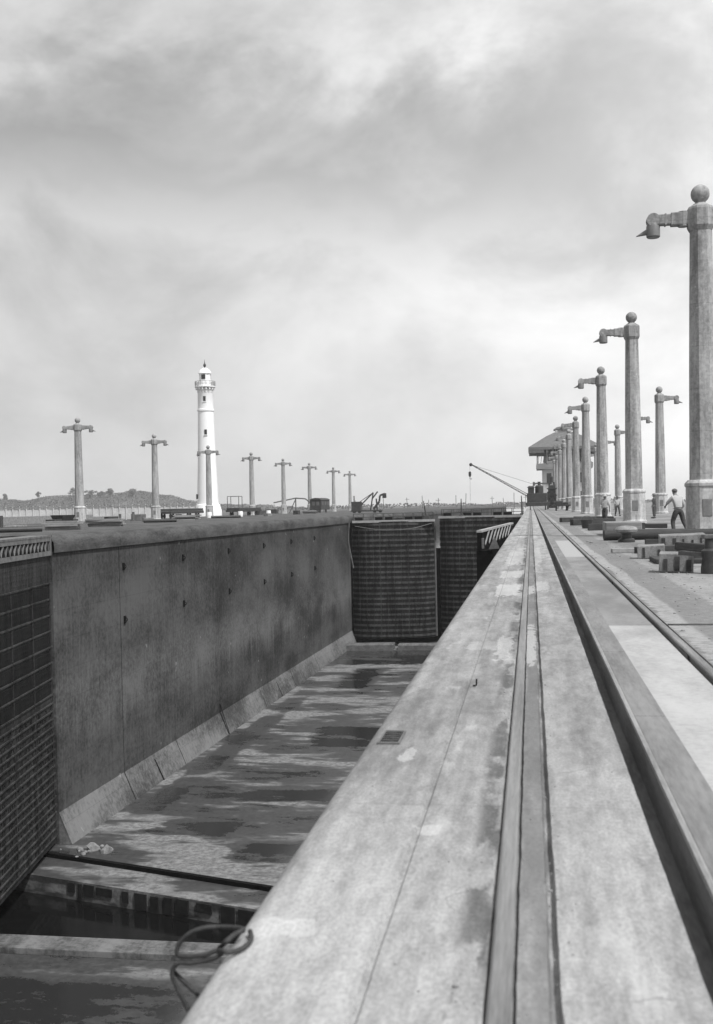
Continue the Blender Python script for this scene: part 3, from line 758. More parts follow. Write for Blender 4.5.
mb = MB(); mb.lathe([(1.62, 34.15), (1.55, 34.35), (1.25, 34.9), (.8, 35.3), (.3, 35.55)], 16); mb.build('dome', M['white'], lh, 40)
mb = MB(); mb.lathe([(.18, 35.4), (.2, 35.8), (.36, 36.0), (.36, 36.3), (.12, 36.7), (.05, 37.2), (.02, 37.6)], 10); mb.build('finial', M['iron'], lh)
for (ang, z, rr) in ((-.12, 27.9, 1.90), (-.05, 19.8, 2.12), (-.75, 14.6, 2.28), (-.75, 4.2, 2.80)):
    mb = MB(); th = -math.pi/2+(0.28 if ang > -.5 else -.25)+ang
    m4 = Matrix.Rotation(th, 4, 'Z')
    mb.box(rr*.80, rr*1.0+.06, -.30, .30, z-.62, z+.62, 0, m4); w = mb.build('window', M['glass'], lh)
    mb = MB(); mb.box(rr*.9, rr+.14, -.42, .42, z-.78, z-.64, 0, m4); mb.build('sill', M['white'], w)

# ------------------------------------------------------------------ control house behind the right posts
ch = empty('control_house', (11.8, 400, 0), 'large pale control house with wide tiled hip roof behind the lamp posts', 'building')
mb = MB(); mb.box(-7.6, 7.6, -8, 8, -1, 14.0); mb.box(-7.0, 7.0, -7.4, 7.4, 14.01, 20.6); mb.build('walls', M['house'], ch)
def hip(name, hx, hy, z0, zt, rx, ry, mat, th=.9):
    mb = MB(); mb.loft([[(-hx, -hy, z0), (hx, -hy, z0), (hx, hy, z0), (-hx, hy, z0)], [(-hx, -hy, z0+th), (hx, -hy, z0+th), (hx, hy, z0+th), (-hx, hy, z0+th)], [(-rx*1.9, -ry*1.9, z0+th+(zt-z0-th)*.74), (rx*1.9, -ry*1.9, z0+th+(zt-z0-th)*.74), (rx*1.9, ry*1.9, z0+th+(zt-z0-th)*.74), (-rx*1.9, ry*1.9, z0+th+(zt-z0-th)*.74)], [(-rx, -ry, zt), (rx, -ry, zt), (rx, ry, zt), (-rx, ry, zt)]], closed=True, cap=True)
    return mb.build(name, mat, ch)
rf = hip('roof', 12.4, 13, 19.6, 26.0, 3.2, 3.4, M['roof'])
mb = MB()
for i in range(15):
    y = -12.6+i*1.8
    for s in (-1, 1): mb.box(min(s*7.0, s*12.2), max(s*7.0, s*12.2), y-.3, y+.3, 18.5, 19.58)
for i in range(13):
    x = -12+i*2.0; mb.box(x-.3, x+.3, -12.8, -7.4, 18.5, 19.58)
mb.build('eaves_brackets', M['iron_mid'], rf)
mb = MB(); mb.box(-2.8, 2.8, -2.8, 2.8, 26.01, 26.8); mb.build('cupola', M['house'], rf)
mb = MB(); mb.lathe([(3.7, 26.81), (3.7, 27.2), (2.4, 28.0), (.8, 28.3)], 8, rot=H8); mb.build('cupola_roof', M['iron_mid'], rf)
mb = MB(); mb.box(-9.6, 9.6, -10, 10, 13.0, 13.5); mb.box(-9.7, -9.3, -10.1, 10.1, 13.51, 14.9); mb.box(9.3, 9.7, -10.1, 10.1, 13.51, 14.9); mb.box(-9.29, 9.29, -10.1, -9.7, 13.51, 14.9); mb.build('balcony', M['house'], ch)
mb = MB()
for i in range(5):
    x = -6+i*3; mb.box(x-.18, x+.18, -9.7, -9.3, 14.9, 20)
    mb.box(-9.5, -9.2, -7+i*3.4, -6.7+i*3.4, 14.9, 20)
mb.build('veranda_posts', M['house'], ch)
mb = MB(); rnd = random.Random(5)
for i in range(22):
    x = -9+i*.82; mb.bar((x, -9.6, 15), (x+rnd.uniform(-.9, .9), -9.6, 18.6), .16); mb.bar((-9.3, -9+i*.8, 15), (-9.3, -9+i*.8+rnd.uniform(-.9, .9), 18.6), .16)
mb.box(-9.2, 9.2, -9.4, -9.3, 17.4, 19.5); mb.box(-9.2, -9.1, -9.2, 9.2, 17.4, 19.5); mb.build('veranda_lattice', M['iron_mid'], ch)
for r_, (z0, z1, yy) in enumerate(((2, 5, -8.06), (8, 11.5, -8.06), (15.5, 19, -7.46))):
    for i in range(4):
        x = -5.4+i*3.6; mb = MB(); mb.box(x-.8, x+.8, yy, yy+.3, z0, z1); mb.build('window', M['glass'], ch)

# ------------------------------------------------------------------ locomotive crane on the rails
cr = empty('railway_crane', (1.2, 200, 0), 'dark steam railway crane on the rails with long raised jib', 'crane')
mb = MB(); mb.box(-2.1, 2.1, -3.4, 3.4, .8, 1.35, .05); mb.box(-1.9, 1.9, -3.6, -3.4, .7, 1.3); mb.box(-1.9, 1.9, 3.4, 3.6, .7, 1.3)
mb.build('chassis', M['iron'], cr)
for sx in (-1.35, 1.35):
    for y in (-2.3, -1.1, 1.1, 2.3):
        mb = MB(); mb.tube([(sx-.07, y, .42), (sx+.07, y, .42)], .42, 16); mb.build('wheel', M['iron'], cr)
mb = MB(); mb.box(-1.9, 1.6, -2.6, 2.4, 1.36, 3.0, .08); mb.build('machinery_house', M['iron'], cr)
mb = MB(); mb.lathe([(.75, 3.0), (.75, 4.2), (.55, 4.4), (.28, 4.45), (.26, 5.0), (.34, 5.05)], 14, (.3, .6, 0)); mb.build('boiler', M['iron'], cr, 40)
mb = MB(); mb.box(-1.7, -.6, -2.4, .2, 3.01, 4.0, .06); mb.loft([[(-1.9, -2.6, 4.02), (-.4, -2.6, 4.02), (-.4, .4, 4.02), (-1.9, .4, 4.02)], [(-1.5, -2.2, 4.3), (-.8, -2.2, 4.3), (-.8, 0, 4.3), (-1.5, 0, 4.3)]], closed=True, cap=True)
mb.build('cab', M['iron'], cr)
tip = Vector((-11.8, -.5, 8.4))
mb = MB()
for dy, dz in ((-.28, 0), (.28, 0), (0, .32)): mb.bar((-1.6, dy*1.8-.5, 2.3+dz*1.5), tip+Vector((0, dy*.5, dz*.4)), .11)
base = Vector((-1.6, -.5, 2.3)); n = 16
for i in range(n):
    p, q = base.lerp(tip, i/n), base.lerp(tip, (i+1)/n)
    s = 1 if i % 2 else -1
    mb.bar(p+Vector((0, .3*s, 0)), q+Vector((0, -.3*s, .2)), .06); mb.bar(p+Vector((0, .2*s, .25)), q+Vector((0, .2*s, 0)), .05)
jb = mb.build('jib', M['iron_mid'], cr)
mb = MB(); mb.tube([tip+Vector((0, -.12, 0)), tip+Vector((0, .12, 0))], .3, 14); mb.build('sheave', M['iron'], jb)
mb = MB(); mb.bar(tip+Vector((-.2, 0, 0)), tip+Vector((-.2, 0, -6.5)), .035); mb.build('hoist_rope', M['iron_mid'], jb)
mb = MB(); mb.lathe([(.08, -.5), (.24, -.3), (.24, .35), (.06, .5)], 10, tip+Vector((-.2, 0, -1.7))); mb.tube([tip+Vector((-.2, 0, -2.2)), tip+Vector((-.2, 0, -2.5)), tip+Vector((0, 0, -2.65)), tip+Vector((.1, 0, -2.45))], .06, 6); mb.build('hook_block', M['iron'], jb)
mb = MB(); mb.bar((0.2, -.5, 4.3), tip, .05); mb.build('stay_cable', M['iron_mid'], jb)
# dark tower with an arm behind the crane
tw = empty('hoist_tower', (4.0, 215, 0), 'narrow dark tower with a side arm behind the railway crane', 'tower')
mb = MB()
for sx in (-.7, .7):
    for sy in (-.7, .7): mb.bar((sx*1.2, sy*1.2, 0), (sx*.6, sy*.6, 5.2), .22)
for z in (1.3, 2.6, 3.9): mb.box(-.95, .95, -.95, .95, z, z+.16)
for z in (0, 1.3, 2.6): mb.bar((-.95, -.95, z), (.85, -.85, z+1.3), .12); mb.bar((.95, -.95, z), (-.85, -.85, z+1.3), .12)
mb.build('frame', M['iron'], tw)
mb = MB(); mb.box(-.65, .65, -.65, .65, .2, 4.6); mb.build('boarding', M['timber_dark'], tw)
mb = MB(); mb.lathe([(.3, 5.1), (.3, 6.2), (.1, 6.5)], 8); mb.build('cap', M['iron'], tw)
mb = MB(); mb.bar((0, 0, 4.9), (-3.3, 0, 5.0), .3); mb.box(-3.6, -3.2, -.25, .25, 4.5, 5.3, .05); mb.build('arm', M['iron_mid'], tw)
# flat wagon behind
fw2 = empty('flat_wagon', (4.6, 172, 0), 'low dark flat wagon standing behind the front row of posts', 'wagon')
mb = MB(); mb.box(-1.3, 1.3, -3.2, 3.2, .7, .95, .04); mb.build('deck', M['timber_dark'], fw2)
mb = MB(); mb.box(-1.1, .2, -2.6, 0, .951, 1.5, .1); mb.box(-.6, 1.1, .3, 2.6, .951, 1.3, .1); mb.build('load', M['iron'], fw2)
for sx in (-.8, .8):
    for y in (-2.2, 2.2):
        mb = MB(); mb.tube([(sx-.06, y, .4), (sx+.06, y, .4)], .4, 14); mb.build('wheel', M['iron'], fw2)

# ------------------------------------------------------------------ timber and iron by the near post
def tagged(mb, name, mat, label, cat, group=None, smooth=None): return tag(mb.build(name, mat, None, smooth), label, cat, group)
mb = MB(); mb.tube([(2.45, 38.6, .17), (4.6, 38.9, .17), (6.9, 39.3, .17)], [.18, .17, .16], 12)
tagged(mb, 'log', M['timber_dark'], 'long dark log lying on the yard in front of the posts', 'log', None, 40)
mb = MB(); mb.tube([(2.9, 40.2, .16), (4.5, 40.6, .16), (6.0, 40.9, .15)], [.17, .16, .15], 12)
tagged(mb, 'log', M['timber_dark'], 'shorter dark log lying just behind the long log', 'log', None, 40)
mb = MB(); mb.box(2.9, 4.3, 44.5, 46.5, -.02, .5, .04)
tagged(mb, 'timber_stack', M['timber'], 'low flat stack of grey planks behind the logs', 'planks')
bo = empty('bollard', (3.07, 37, 0), 'short mushroom bollard with pale round cap and dark stem', 'bollard'); bo.scale = (.8, .8, .95)
mb = MB(); mb.lathe([(.34, -.02), (.34, .08), (.22, .14), (.2, .30)], 16); mb.build('stem', M['iron'], bo, 40)
mb = MB(); mb.lathe([(.2, .29), (.43, .34), (.46, .42), (.40, .50), (.2, .55), (.0, .56)], 18); mb.build('cap', M['block'], bo, 40)
def crate_stack(x, y, w, h, d, n, rz, label, cat='block'):
    e = empty('concrete_block', (x, y, 0), label, cat, None, rz); e.rotation_euler = (R(1.5), R(2.0 if n == 3 else -1.5), rz)
    mb = MB(); mb.box(-w/2, w/2, -d/2, d/2, 0, h, .02); mb.build('body', M['block'], e)
    rnd = random.Random(int(x*100))
    for i in range(n):
        mb = MB()
        px = -w/2+w*(i+.5)/n+rnd.uniform(-.03, .03); ww = rnd.uniform(.02, .05)
        mb.box(px-ww, px+ww, -d/2-.015, -d/2+.01, .03, h*rnd.uniform(.6, .95)); mb.build('dark_batten', M['timber_dark'], e)
crate_stack(4.05, 31.0, 1.2, .40, .9, 5, R(-4), 'pale slatted block beside the near post, farthest of three')
crate_stack(2.68, 21.4, .62, .35, .6, 3, R(-8), 'pale slatted block nearest the camera, right of the rails')
crate_stack(2.76, 26.5, .62, .30, .6, 2, R(-6), 'small grey slatted block between the bollard and the near blocks')
mb = MB(); mb.box(2.6, 3.9, 24.0, 25.4, -.02, .09, .02)
tagged(mb, 'plank', M['timber_dark'], 'flat dark planks lying under the iron casting', 'planks')
mb = MB(); mb.bar((2.85, 22.9, .42), (4.1, 22.6, .30), .13, .16, .02)
tagged(mb, 'timber_beam', M['timber_dark'], 'dark squared beam leaning on the nearest pale block', 'beam')
ic = empty('iron_casting', (3.22, 20.9, 0), 'upright black iron casting with flared foot beside the nearest block', 'casting', None, R(6))
mb = MB(); mb.lathe([(.17, -.02), (.17, .08), (.14, .26), (.16, .36), (.16, .40), (.10, .44), (.09, .62)], 12); mb.build('body', M['iron'], ic, 40)
mb = MB(); mb.box(-.13, .13, -.12, .12, .62, .70, .02); mb.build('head', M['iron_mid'], ic)
mb = MB(); mb.bar((-.12, 0, .33), (-.55, .1, .36), .07); mb.build('lug', M['iron'], ic)
mb = MB(); mb.bar((2.05, 29.3, .05), (2.75, 29.5, .05), .14, .10, .01)
tagged(mb, 'timber_beam', M['timber'], 'short pale plank lying on the yard before the bollard', 'beam')
mb = MB(); mb.bar((2.2, 62, .2), (4.6, 63.5, .2), .35, .35, .03)
tagged(mb, 'timber_beam', M['timber_dark'], 'dark squared baulk lying by the feet of the standing worker', 'beam')
mb = MB(); mb.bar((1.9, 73.5, .16), (4.2, 75, .16), .3, .3, .03)
tagged(mb, 'timber_beam', M['timber_dark'], 'dark baulk lying beyond the standing worker, nearer the rails', 'beam')
bu = empty('bucket', (2.75, 56.5, 0), 'small dark bucket standing alone on the yard', 'bucket')
mb = MB(); mb.lathe([(.22, 0), (.32, .42), (.29, .42), (.2, .05)], 14); mb.build('body', M['iron'], bu, 40)
mb = MB(); mb.tube([(.30*math.cos(t), 0, .42+.2*math.sin(t)) for t in [math.pi*i/8 for i in range(9)]], .012, 5); mb.build('handle', M['iron_mid'], bu)
mb = MB(); mb.bar((3.6, 17.4, .03), (4.05, 17.25, .04), .045, .035); mb.bar((3.72, 17.36, .05), (3.78, 17.6, .05), .04)
tagged(mb, 'iron_bar', M['iron'], 'small dark iron bar lying in the yard at right edge', 'bar')

rnd = random.Random(91)
tl = [(3.35, 29.2, .25, 1.5, 'dark baulk lying between the far and middle pale blocks'), (4.6, 29.6, -.1, 1.6, 'dark baulk behind the iron casting at the right edge'), (3.7, 24.6, .5, 1.3, 'short dark baulk lying slantwise behind the nearest block'), (4.4, 33.4, .05, 2.2, 'long dark baulk just in front of the logs'),
      (5.3, 36.5, -.2, 1.8, 'dark baulk lying under the near post pedestal'), (4.2, 27.0, 1.2, 1.1, 'dark timber pointing away beside the middle block'), (3.9, 52.5, .1, 2.6, 'dark timber lying in front of the second post'), (5.4, 55.0, -.15, 2.2, 'dark timber close in front of the second post pedestal'), (4.6, 84, .2, 3.0, 'dark timber before the third post pedestal')]
for x, y, a_, L_, lab in tl:
    h_ = rnd.uniform(.16, .3); mb = MB(); m4 = Matrix.Translation((0, 0, h_/2)) @ Matrix.Rotation(a_, 4, 'Z') @ Matrix.Rotation(rnd.uniform(-.04, .04), 4, 'Y') @ Matrix.Rotation(rnd.uniform(-.15, .15), 4, 'X')
    mb.box(-L_/2, L_/2, -h_*.55, h_*.55, -h_/2, h_/2, .015, m4)
    o = tagged(mb, 'timber_baulk', M['timber_dark'], lab, 'timber'); o.location = (x, y, 0)
# ------------------------------------------------------------------ people
def skin_body(name, verts, edges, rads, mat, parent, root=0, sub=2):
    me = bpy.data.meshes.new(name); me.from_pydata([Vector(v) for v in verts], edges, []); o = bpy.data.objects.new(name, me); col.objects.link(o)
    o.modifiers.new('Skin', 'SKIN').use_smooth_shade = True
    for i, r in enumerate(rads):
        rr = r if isinstance(r, tuple) else (r, r); me.skin_vertices[0].data[i].radius = rr; me.skin_vertices[0].data[i].use_root = (i == root)
    ss = o.modifiers.new('Sub', 'SUBSURF'); ss.levels = ss.render_levels = sub
    dg = bpy.context.evaluated_depsgraph_get(); dg.update()
    m2 = bpy.data.meshes.new_from_object(o.evaluated_get(dg)); m2.name = name
    bpy.data.objects.remove(o); m2.materials.clear(); m2.materials.append(mat)
    for p in m2.polygons: p.use_smooth = True
    o2 = bpy.data.objects.new(name, m2); col.objects.link(o2); o2.parent = parent
    return o2
def person(loc, rz, label, pose, shirt, trousers, hat, sc=1.0):
    e = empty('person', loc, label, 'person', None, rz); e.scale = (sc,)*3
    J = dict(pelvis=(0, 0, .95), waist=(0, .0, 1.10), chest=(0, 0, 1.32), neck=(0, 0, 1.49), head=(0, .02, 1.60), crown=(0, .02, 1.70),
             hipL=(-.10, 0, .90), kneeL=(-.12, .02, .50), ankL=(-.13, -.02, .09), toeL=(-.15, .16, .035), hipR=(.10, 0, .90), kneeR=(.12, .02, .50), ankR=(.13, -.02, .09), toeR=(.15, .16, .035),
             shL=(-.18, 0, 1.41), elL=(-.25, -.02, 1.13), wrL=(-.25, .10, .89), shR=(.18, 0, 1.41), elR=(.25, -.02, 1.13), wrR=(.25, .10, .89))
    J.update(pose)
    names = list(J); V = [Vector(J[n_]) for n_ in names]; idx = {n_: i for i, n_ in enumerate(names)}
    rad = dict(pelvis=(.155, .12), waist=(.14, .10), chest=(.17, .12), neck=.055, head=(.078, .095), crown=(.06, .075), hipL=.095, hipR=.095, kneeL=.062, kneeR=.062, ankL=.043, ankR=.043, toeL=.035, toeR=.035, shL=.065, shR=.065, elL=.045, elR=.045, wrL=.032, wrR=.032)
    E_ = [('pelvis', 'waist'), ('waist', 'chest'), ('chest', 'neck'), ('neck', 'head'), ('head', 'crown'), ('chest', 'shL'), ('shL', 'elL'), ('elL', 'wrL'), ('chest', 'shR'), ('shR', 'elR'), ('elR', 'wrR'), ('pelvis', 'hipL'), ('hipL', 'kneeL'), ('kneeL', 'ankL'), ('ankL', 'toeL'), ('pelvis', 'hipR'), ('hipR', 'kneeR'), ('kneeR', 'ankR'), ('ankR', 'toeR')]
    Rr = [rad[n_] for n_ in names]; Ed = [(idx[a], idx[b]) for a, b in E_]
    # hands: palm and five fingers rooted at the wrist end
    for sd in 'LR':
        w = idx['wr'+sd]; d = (V[w]-V[idx['el'+sd]]).normalized(); side = d.cross(Vector((0, 0, 1)))
        side = side.normalized() if side.length > .1 else Vector((1, 0, 0)); nrm = side.cross(d)
        V.append(V[w]+d*.075); Rr.append((.038, .02)); pm = len(V)-1; Ed.append((w, pm))
        for k_, (off, ln) in enumerate(((-.03, .065), (-.01, .075), (.01, .07), (.03, .055))):
            V.append(V[pm]+d*.035+side*off); Rr.append(.010); V.append(V[-1]+d*ln*.6-nrm*.02); Rr.append(.009); V.append(V[-1]+d*ln*.4-nrm*.03); Rr.append(.007)
            n_ = len(V); Ed += [(pm, n_-3), (n_-3, n_-2), (n_-2, n_-1)]
        V.append(V[w]+d*.045-side*.045); Rr.append(.011); V.append(V[-1]+d*.04-side*.012-nrm*.015); Rr.append(.009); n_ = len(V); Ed += [(pm, n_-2), (n_-2, n_-1)]
    body = skin_body('body', V, Ed, Rr, M['skin'], e, 0, 1)
    hc = Vector(J['head']); fwd = Vector((0, 1, 0))
    mb = MB(); mb.ball(hc+Vector((0, .098, .0)), .016, (1, 1.3, 1.3), 8)
    for s in (-1, 1): mb.ball(hc+Vector((s*.085, 0, .0)), .022, (.4, .8, 1.3), 8)
    mb.build('nose_and_ears', M['skin'], body)
    mb = MB()
    for s in (-1, 1): mb.ball(hc+Vector((s*.03, .088, .03)), .012, (1, .6, .8), 8)
    mb.box(hc.x-.025, hc.x+.025, hc.y+.082, hc.y+.096, hc.z-.048, hc.z-.04); mb.build('eyes_and_mouth', M['hat'], body)
    # clothes follow the same joints, a little fuller
    def garment(name, keys, edges, grow, mat, ends):
        vv = [Vector(J[k_]) for k_ in keys]; ii = {k_: i for i, k_ in enumerate(keys)}
        for a, b, t in ends: vv[ii[b]] = Vector(J[a]).lerp(Vector(J[b]), t)
        rr = [tuple(q+grow for q in rad[k_]) if isinstance(rad[k_], tuple) else rad[k_]+grow for k_ in keys]
        return skin_body(name, vv, [(ii[a], ii[b]) for a, b in edges], rr, mat, e, 0, 2)
    garment('shirt', ['waist', 'pelvis', 'chest', 'neck', 'shL', 'elL', 'wrL', 'shR', 'elR', 'wrR'], [('waist', 'pelvis'), ('waist', 'chest'), ('chest', 'neck'), ('chest', 'shL'), ('shL', 'elL'), ('elL', 'wrL'), ('chest', 'shR'), ('shR', 'elR'), ('elR', 'wrR')], .022, shirt, [('elL', 'wrL', .45), ('elR', 'wrR', .45), ('chest', 'neck', .62), ('waist', 'pelvis', .6)])
    garment('trousers', ['pelvis', 'waist', 'hipL', 'kneeL', 'ankL', 'hipR', 'kneeR', 'ankR'], [('pelvis', 'waist'), ('pelvis', 'hipL'), ('hipL', 'kneeL'), ('kneeL', 'ankL'), ('pelvis', 'hipR'), ('hipR', 'kneeR'), ('kneeR', 'ankR')], .027, trousers, [('pelvis', 'waist', .45), ('kneeL', 'ankL', .92), ('kneeR', 'ankR', .92)])
    for sd in 'LR':
        a = Vector(J['ank'+sd]); t = Vector(J['toe'+sd]); mb = MB()
        mb.tube([a+Vector((0, -.05, -.045)), a+Vector((0, .03, -.04)), a.lerp(t, .75), t+Vector((0, .05, .005))], [.04, .06, .056, .03], 10); mb.build('boot', M['iron'], e, 50)
    if hat:
        mb = MB(); c = Vector(J['crown'])
        mb.lathe([(.0, .095), (.07, .09), (.10, .05), (.108, -.02), (.19, -.035), (.185, -.045), (.1, -.04)], 16, c); mb.build('hat', hat, e, 40)
    else:
        mb = MB(); mb.ball(Vector(J['crown'])+Vector((0, -.02, -.025)), .103, (1, 1.1, .85), 12); mb.build('hair', M['hat'], e, 60)
    return e
stoop = dict(waist=(0, .03, 1.10), chest=(0, .12, 1.32), neck=(0, .19, 1.48), head=(0, .24, 1.58), crown=(0, .25, 1.68), shL=(-.18, .12, 1.40), shR=(.18, .12, 1.40), elL=(-.30, .26, 1.20), wrL=(-.22, .48, 1.10), elR=(.28, .05, 1.12), wrR=(.24, .22, .92),
             hipL=(-.10, 0, .90), kneeL=(-.17, .14, .50), ankL=(-.2, .02, .09), toeL=(-.22, .2, .035), kneeR=(.18, -.04, .50), ankR=(.24, -.28, .09), toeR=(.26, -.10, .035))
person((5.58, 43.6, .0), R(28), 'worker in white shirt and dark trousers stepping forward beside the nearest post', stoop, M['shirt'], M['trousers'], None, 1.02)
walkp = dict(kneeL=(-.11, .18, .52), ankL=(-.11, .22, .09), toeL=(-.11, .40, .04), kneeR=(.11, -.02, .50), ankR=(.11, -.24, .10), toeR=(.11, -.07, .035), wrL=(-.24, -.1, .88), wrR=(.22, .26, 1.0))
person((4.28, 66.0, 0), R(160), 'worker in white hat and white jacket standing by the third post', walkp, M['shirt'], M['trousers'], M['shirt'], .98)
person((8.95, 83.5, 0), R(70), 'figure in dark clothes standing just right of the second post', {}, M['trousers'], M['trousers'], M['hat'], 1.02)
person((7.55, 100, 0), R(200), 'small distant worker in white shirt between the third and second posts', walkp, M['shirt'], M['trousers'], M['hat'], 1.0)
person((7.05, 112, 0), R(120), 'far worker in white shirt left of the slim back row post', {}, M['shirt'], M['trousers'], M['hat'], 1.0)

# ------------------------------------------------------------------ far bank: trucks, derrick, boxcar, fence
def wagon(loc, rz, L, label, name, load=None):
    e = empty(name, loc, label, 'wagon', None, rz)
    mb = MB(); mb.box(-L/2, L/2, -1.3, 1.3, .75, 1.15, .04); mb.build('deck', M['timber_dark'], e)
    for x in (-L/2+1, -L/2+2, L/2-2, L/2-1):
        for y in (-.75, .75):
            mb = MB(); mb.tube([(x, y-.06, .4), (x, y+.06, .4)], .4, 12); mb.build('wheel', M['iron'], e)
    return e
fwg = wagon((-55.9, 171, 0), R(84), 13, 'long dark flat wagon in front of the lighthouse foot, left of its post', 'flat_wagon')
mb = MB(); mb.box(-6.3, 6.3, -1.25, -1.15, 1.16, 1.55); mb.box(-6.3, 6.3, 1.15, 1.25, 1.16, 1.55); mb.build('side_board', M['timber_dark'], fwg)
fwg2 = wagon((-53, 200, 0), R(84), 12, 'long dark flat wagon right of the lighthouse post', 'flat_wagon')
mb = MB(); mb.box(-5.8, 5.8, -1.2, 1.2, 1.151, 1.5, .05); mb.build('load', M['iron'], fwg2)
for dx in (-5.6, -3.9): 
    mb = MB(); mb.bar((dx, -1.1, 1.5), (dx, -1.1, 3.6), .1); mb.bar((dx, 1.1, 1.5), (dx, 1.1, 3.6), .1); mb.bar((dx, -1.1, 3.6), (dx, 1.1, 3.6), .1); mb.build('stake_frame', M['iron_mid'], fwg2)
for i, (x, y) in enumerate(((-51.3, 171.5), (-50.4, 187.5), (-48.6, 201))):
    mb = MB(); mb.lathe([(.42, 0), (.46, .3), (.46, .6), (.42, .95), (.0, .95)], 14)
    o = tag(mb.build('barrel', M['white'], None, 40), ['white barrel left of the lighthouse lamp post foot', 'white barrel right of the lighthouse lamp post foot', 'white barrel at the right end of the flat wagons'][i], 'barrel'); o.location = (x, y, -.05)
bx = empty('boxcar', (-48.6, 252, 0), 'dark boxcar standing on the far bank near the wall corner', 'boxcar', None, R(78))
mb = MB(); mb.box(-2.6, 2.6, -1.4, 1.4, .7, 3.0, .05); mb.build('body', M['iron'], bx)
mb = MB(); mb.loft([[(x, -1.55, 2.98), (x, -.9, 3.32), (x, 0, 3.45), (x, .9, 3.32), (x, 1.55, 2.98)] for x in (-2.75, 2.75)], closed=True, cap=True); mb.build('roof', M['iron'], bx)
for x in (-1.6, 0, 1.6):
    for y in (-1.42, 1.42): mb = MB(); mb.box(x-.4, x+.4, min(y, y*.97), max(y, y*.97), 1.8, 2.6); mb.build('window', M['iron_mid'], bx)
mb = MB(); mb.box(-2.63, -2.6, -.9, -.2, 1.7, 2.6); mb.box(-2.63, -2.6, .2, .9, 1.7, 2.6); mb.build('window', M['iron_mid'], bx)
for x in (-1.8, 1.8):
    for y in (-.75, .75): mb = MB(); mb.tube([(x, y-.06, .4), (x, y+.06, .4)], .4, 12); mb.build('wheel', M['iron'], bx)
# small derrick between the posts
de = empty('derrick', (-56.5, 262, 0), 'small bent jib derrick between two posts on the far bank', 'derrick')
mb = MB()
mb.bar((-5.5, 0, 2.6), (0, 0, 3.6), .28); mb.bar((0, 0, 3.6), (2.4, 0, 3.4), .3); mb.bar((2.4, 0, 3.4), (4.6, 0, 1.6), .28); mb.build('boom', M['iron_mid'], de)
mb = MB(); mb.bar((0, 0, 0), (0, 0, 3.6), .25); mb.bar((-1.6, 0, 0), (0, 0, 3.4), .18); mb.bar((4.6, 0, 0), (4.6, 0, 1.7), .25); mb.build('mast', M['iron_mid'], de)
mb = MB(); mb.box(-7.2, -4.6, -1, 1, 0, 1.0, .05); mb.box(3.6, 5.8, -1, 1, 0, .9, .05); mb.build('engine_bed', M['iron'], de)
# dark machine by the wall corner
mc = empty('steam_shovel', (-31.6, 215, 0), 'dark twisted excavating machine on the bank above the closed gate', 'machine'); mc.scale = (.74, .74, .86)
mb = MB(); mb.box(-4.6, -2.0, -1.3, 1.3, .6, 2.6, .06); mb.build('house', M['iron'], mc)
mb = MB(); mb.box(-4.8, 3.6, -1.3, 1.3, .3, .6); mb.build('bed', M['iron'], mc)
mb = MB(); mb.bar((-2.4, 0, 1.6), (1.2, 0, 4.6), .28); mb.bar((-2.4, .3, 2.6), (1.2, 0, 4.6), .14); mb.build('boom', M['iron'], mc)
mb = MB(); mb.bar((.4, 0, .6), (1.2, 0, 4.6), .3); mb.bar((1.2, 0, .8), (2.8, 0, 2.5), .5); mb.bar((2.8, 0, 2.5), (3.0, 0, 3.9), .45); mb.bar((3.0, 0, 3.9), (4.3, 0, 4.3), .42); mb.bar((1.0, 0, 3.3), (2.4, 0, 4.8), .3); mb.bar((2.2, 0, .6), (2.0, 0, 3.2), .35); mb.build('dipper_arm', M['iron'], mc)
mb = MB(); mb.box(3.7, 4.7, -.5, .5, 3.3, 4.4, .12); mb.build('bucket', M['iron'], mc)
mb = MB(); mb.lathe([(.16, 2.6), (.14, 3.8), (.2, 3.9)], 8, (-4.0, 0, 0)); mb.build('chimney', M['iron'], mc)
for x in (-4, -2.6, 1.5, 3):
    for y in (-.9, .9): mb = MB(); mb.tube([(x, y-.06, .35), (x, y+.06, .35)], .35, 12); mb.build('wheel', M['iron'], mc)
# clutter on the near end of the far bank
tk = empty('tip_wagon', (-46.0, 103.5, 0), 'small black tip wagon near the first far bank lamp post', 'wagon', None, R(80)); tk.scale = (.85, .85, .8)
mb = MB(); mb.loft([[(-1.0, -.55, .5), (1.0, -.55, .5), (1.0, .55, .5), (-1.0, .55, .5)], [(-1.3, -.85, 1.35), (1.3, -.85, 1.35), (1.3, .85, 1.35), (-1.3, .85, 1.35)]], closed=True, cap=True); mb.build('skip', M['iron'], tk)
mb = MB(); mb.box(-1.2, 1.2, -.4, .4, .34, .49); mb.box(1.3, 2.4, -.5, .5, .3, .8, .05); mb.build('chassis', M['iron'], tk)
for x in (-.7, .7):
    for y in (-.45, .45): mb = MB(); mb.tube([(x, y-.05, .25), (x, y+.05, .25)], .25, 12); mb.build('wheel', M['iron'], tk)
def lowwall(x0, y0, x1, y1, h, w, mat, label, name='low_wall', cat='wall'):
    mb = MB(); mb.bar((x0, y0, h/2-.05), (x1, y1, h/2-.05), w, h, .03); tagged(mb, name, M[mat], label, cat)
lowwall(-62.5, 100, -62.3, 150, 1.0, .5, 'timber', 'long low grey retaining wall at the back of the far bank')
lowwall(-46.5, 84, -49.5, 95.5, .95, .9, 'block', 'low grey block wall at the left edge of the far bank', 'block_wall')
lowwall(-44.0, 88, -44.8, 92, .35, 1.0, 'block', 'pale slab lying by the block wall at left edge', 'slab', 'slab')
lowwall(-50.6, 119, -51.6, 123, .35, 1.0, 'block', 'pale slab lying right of the first far bank post', 'slab', 'slab')
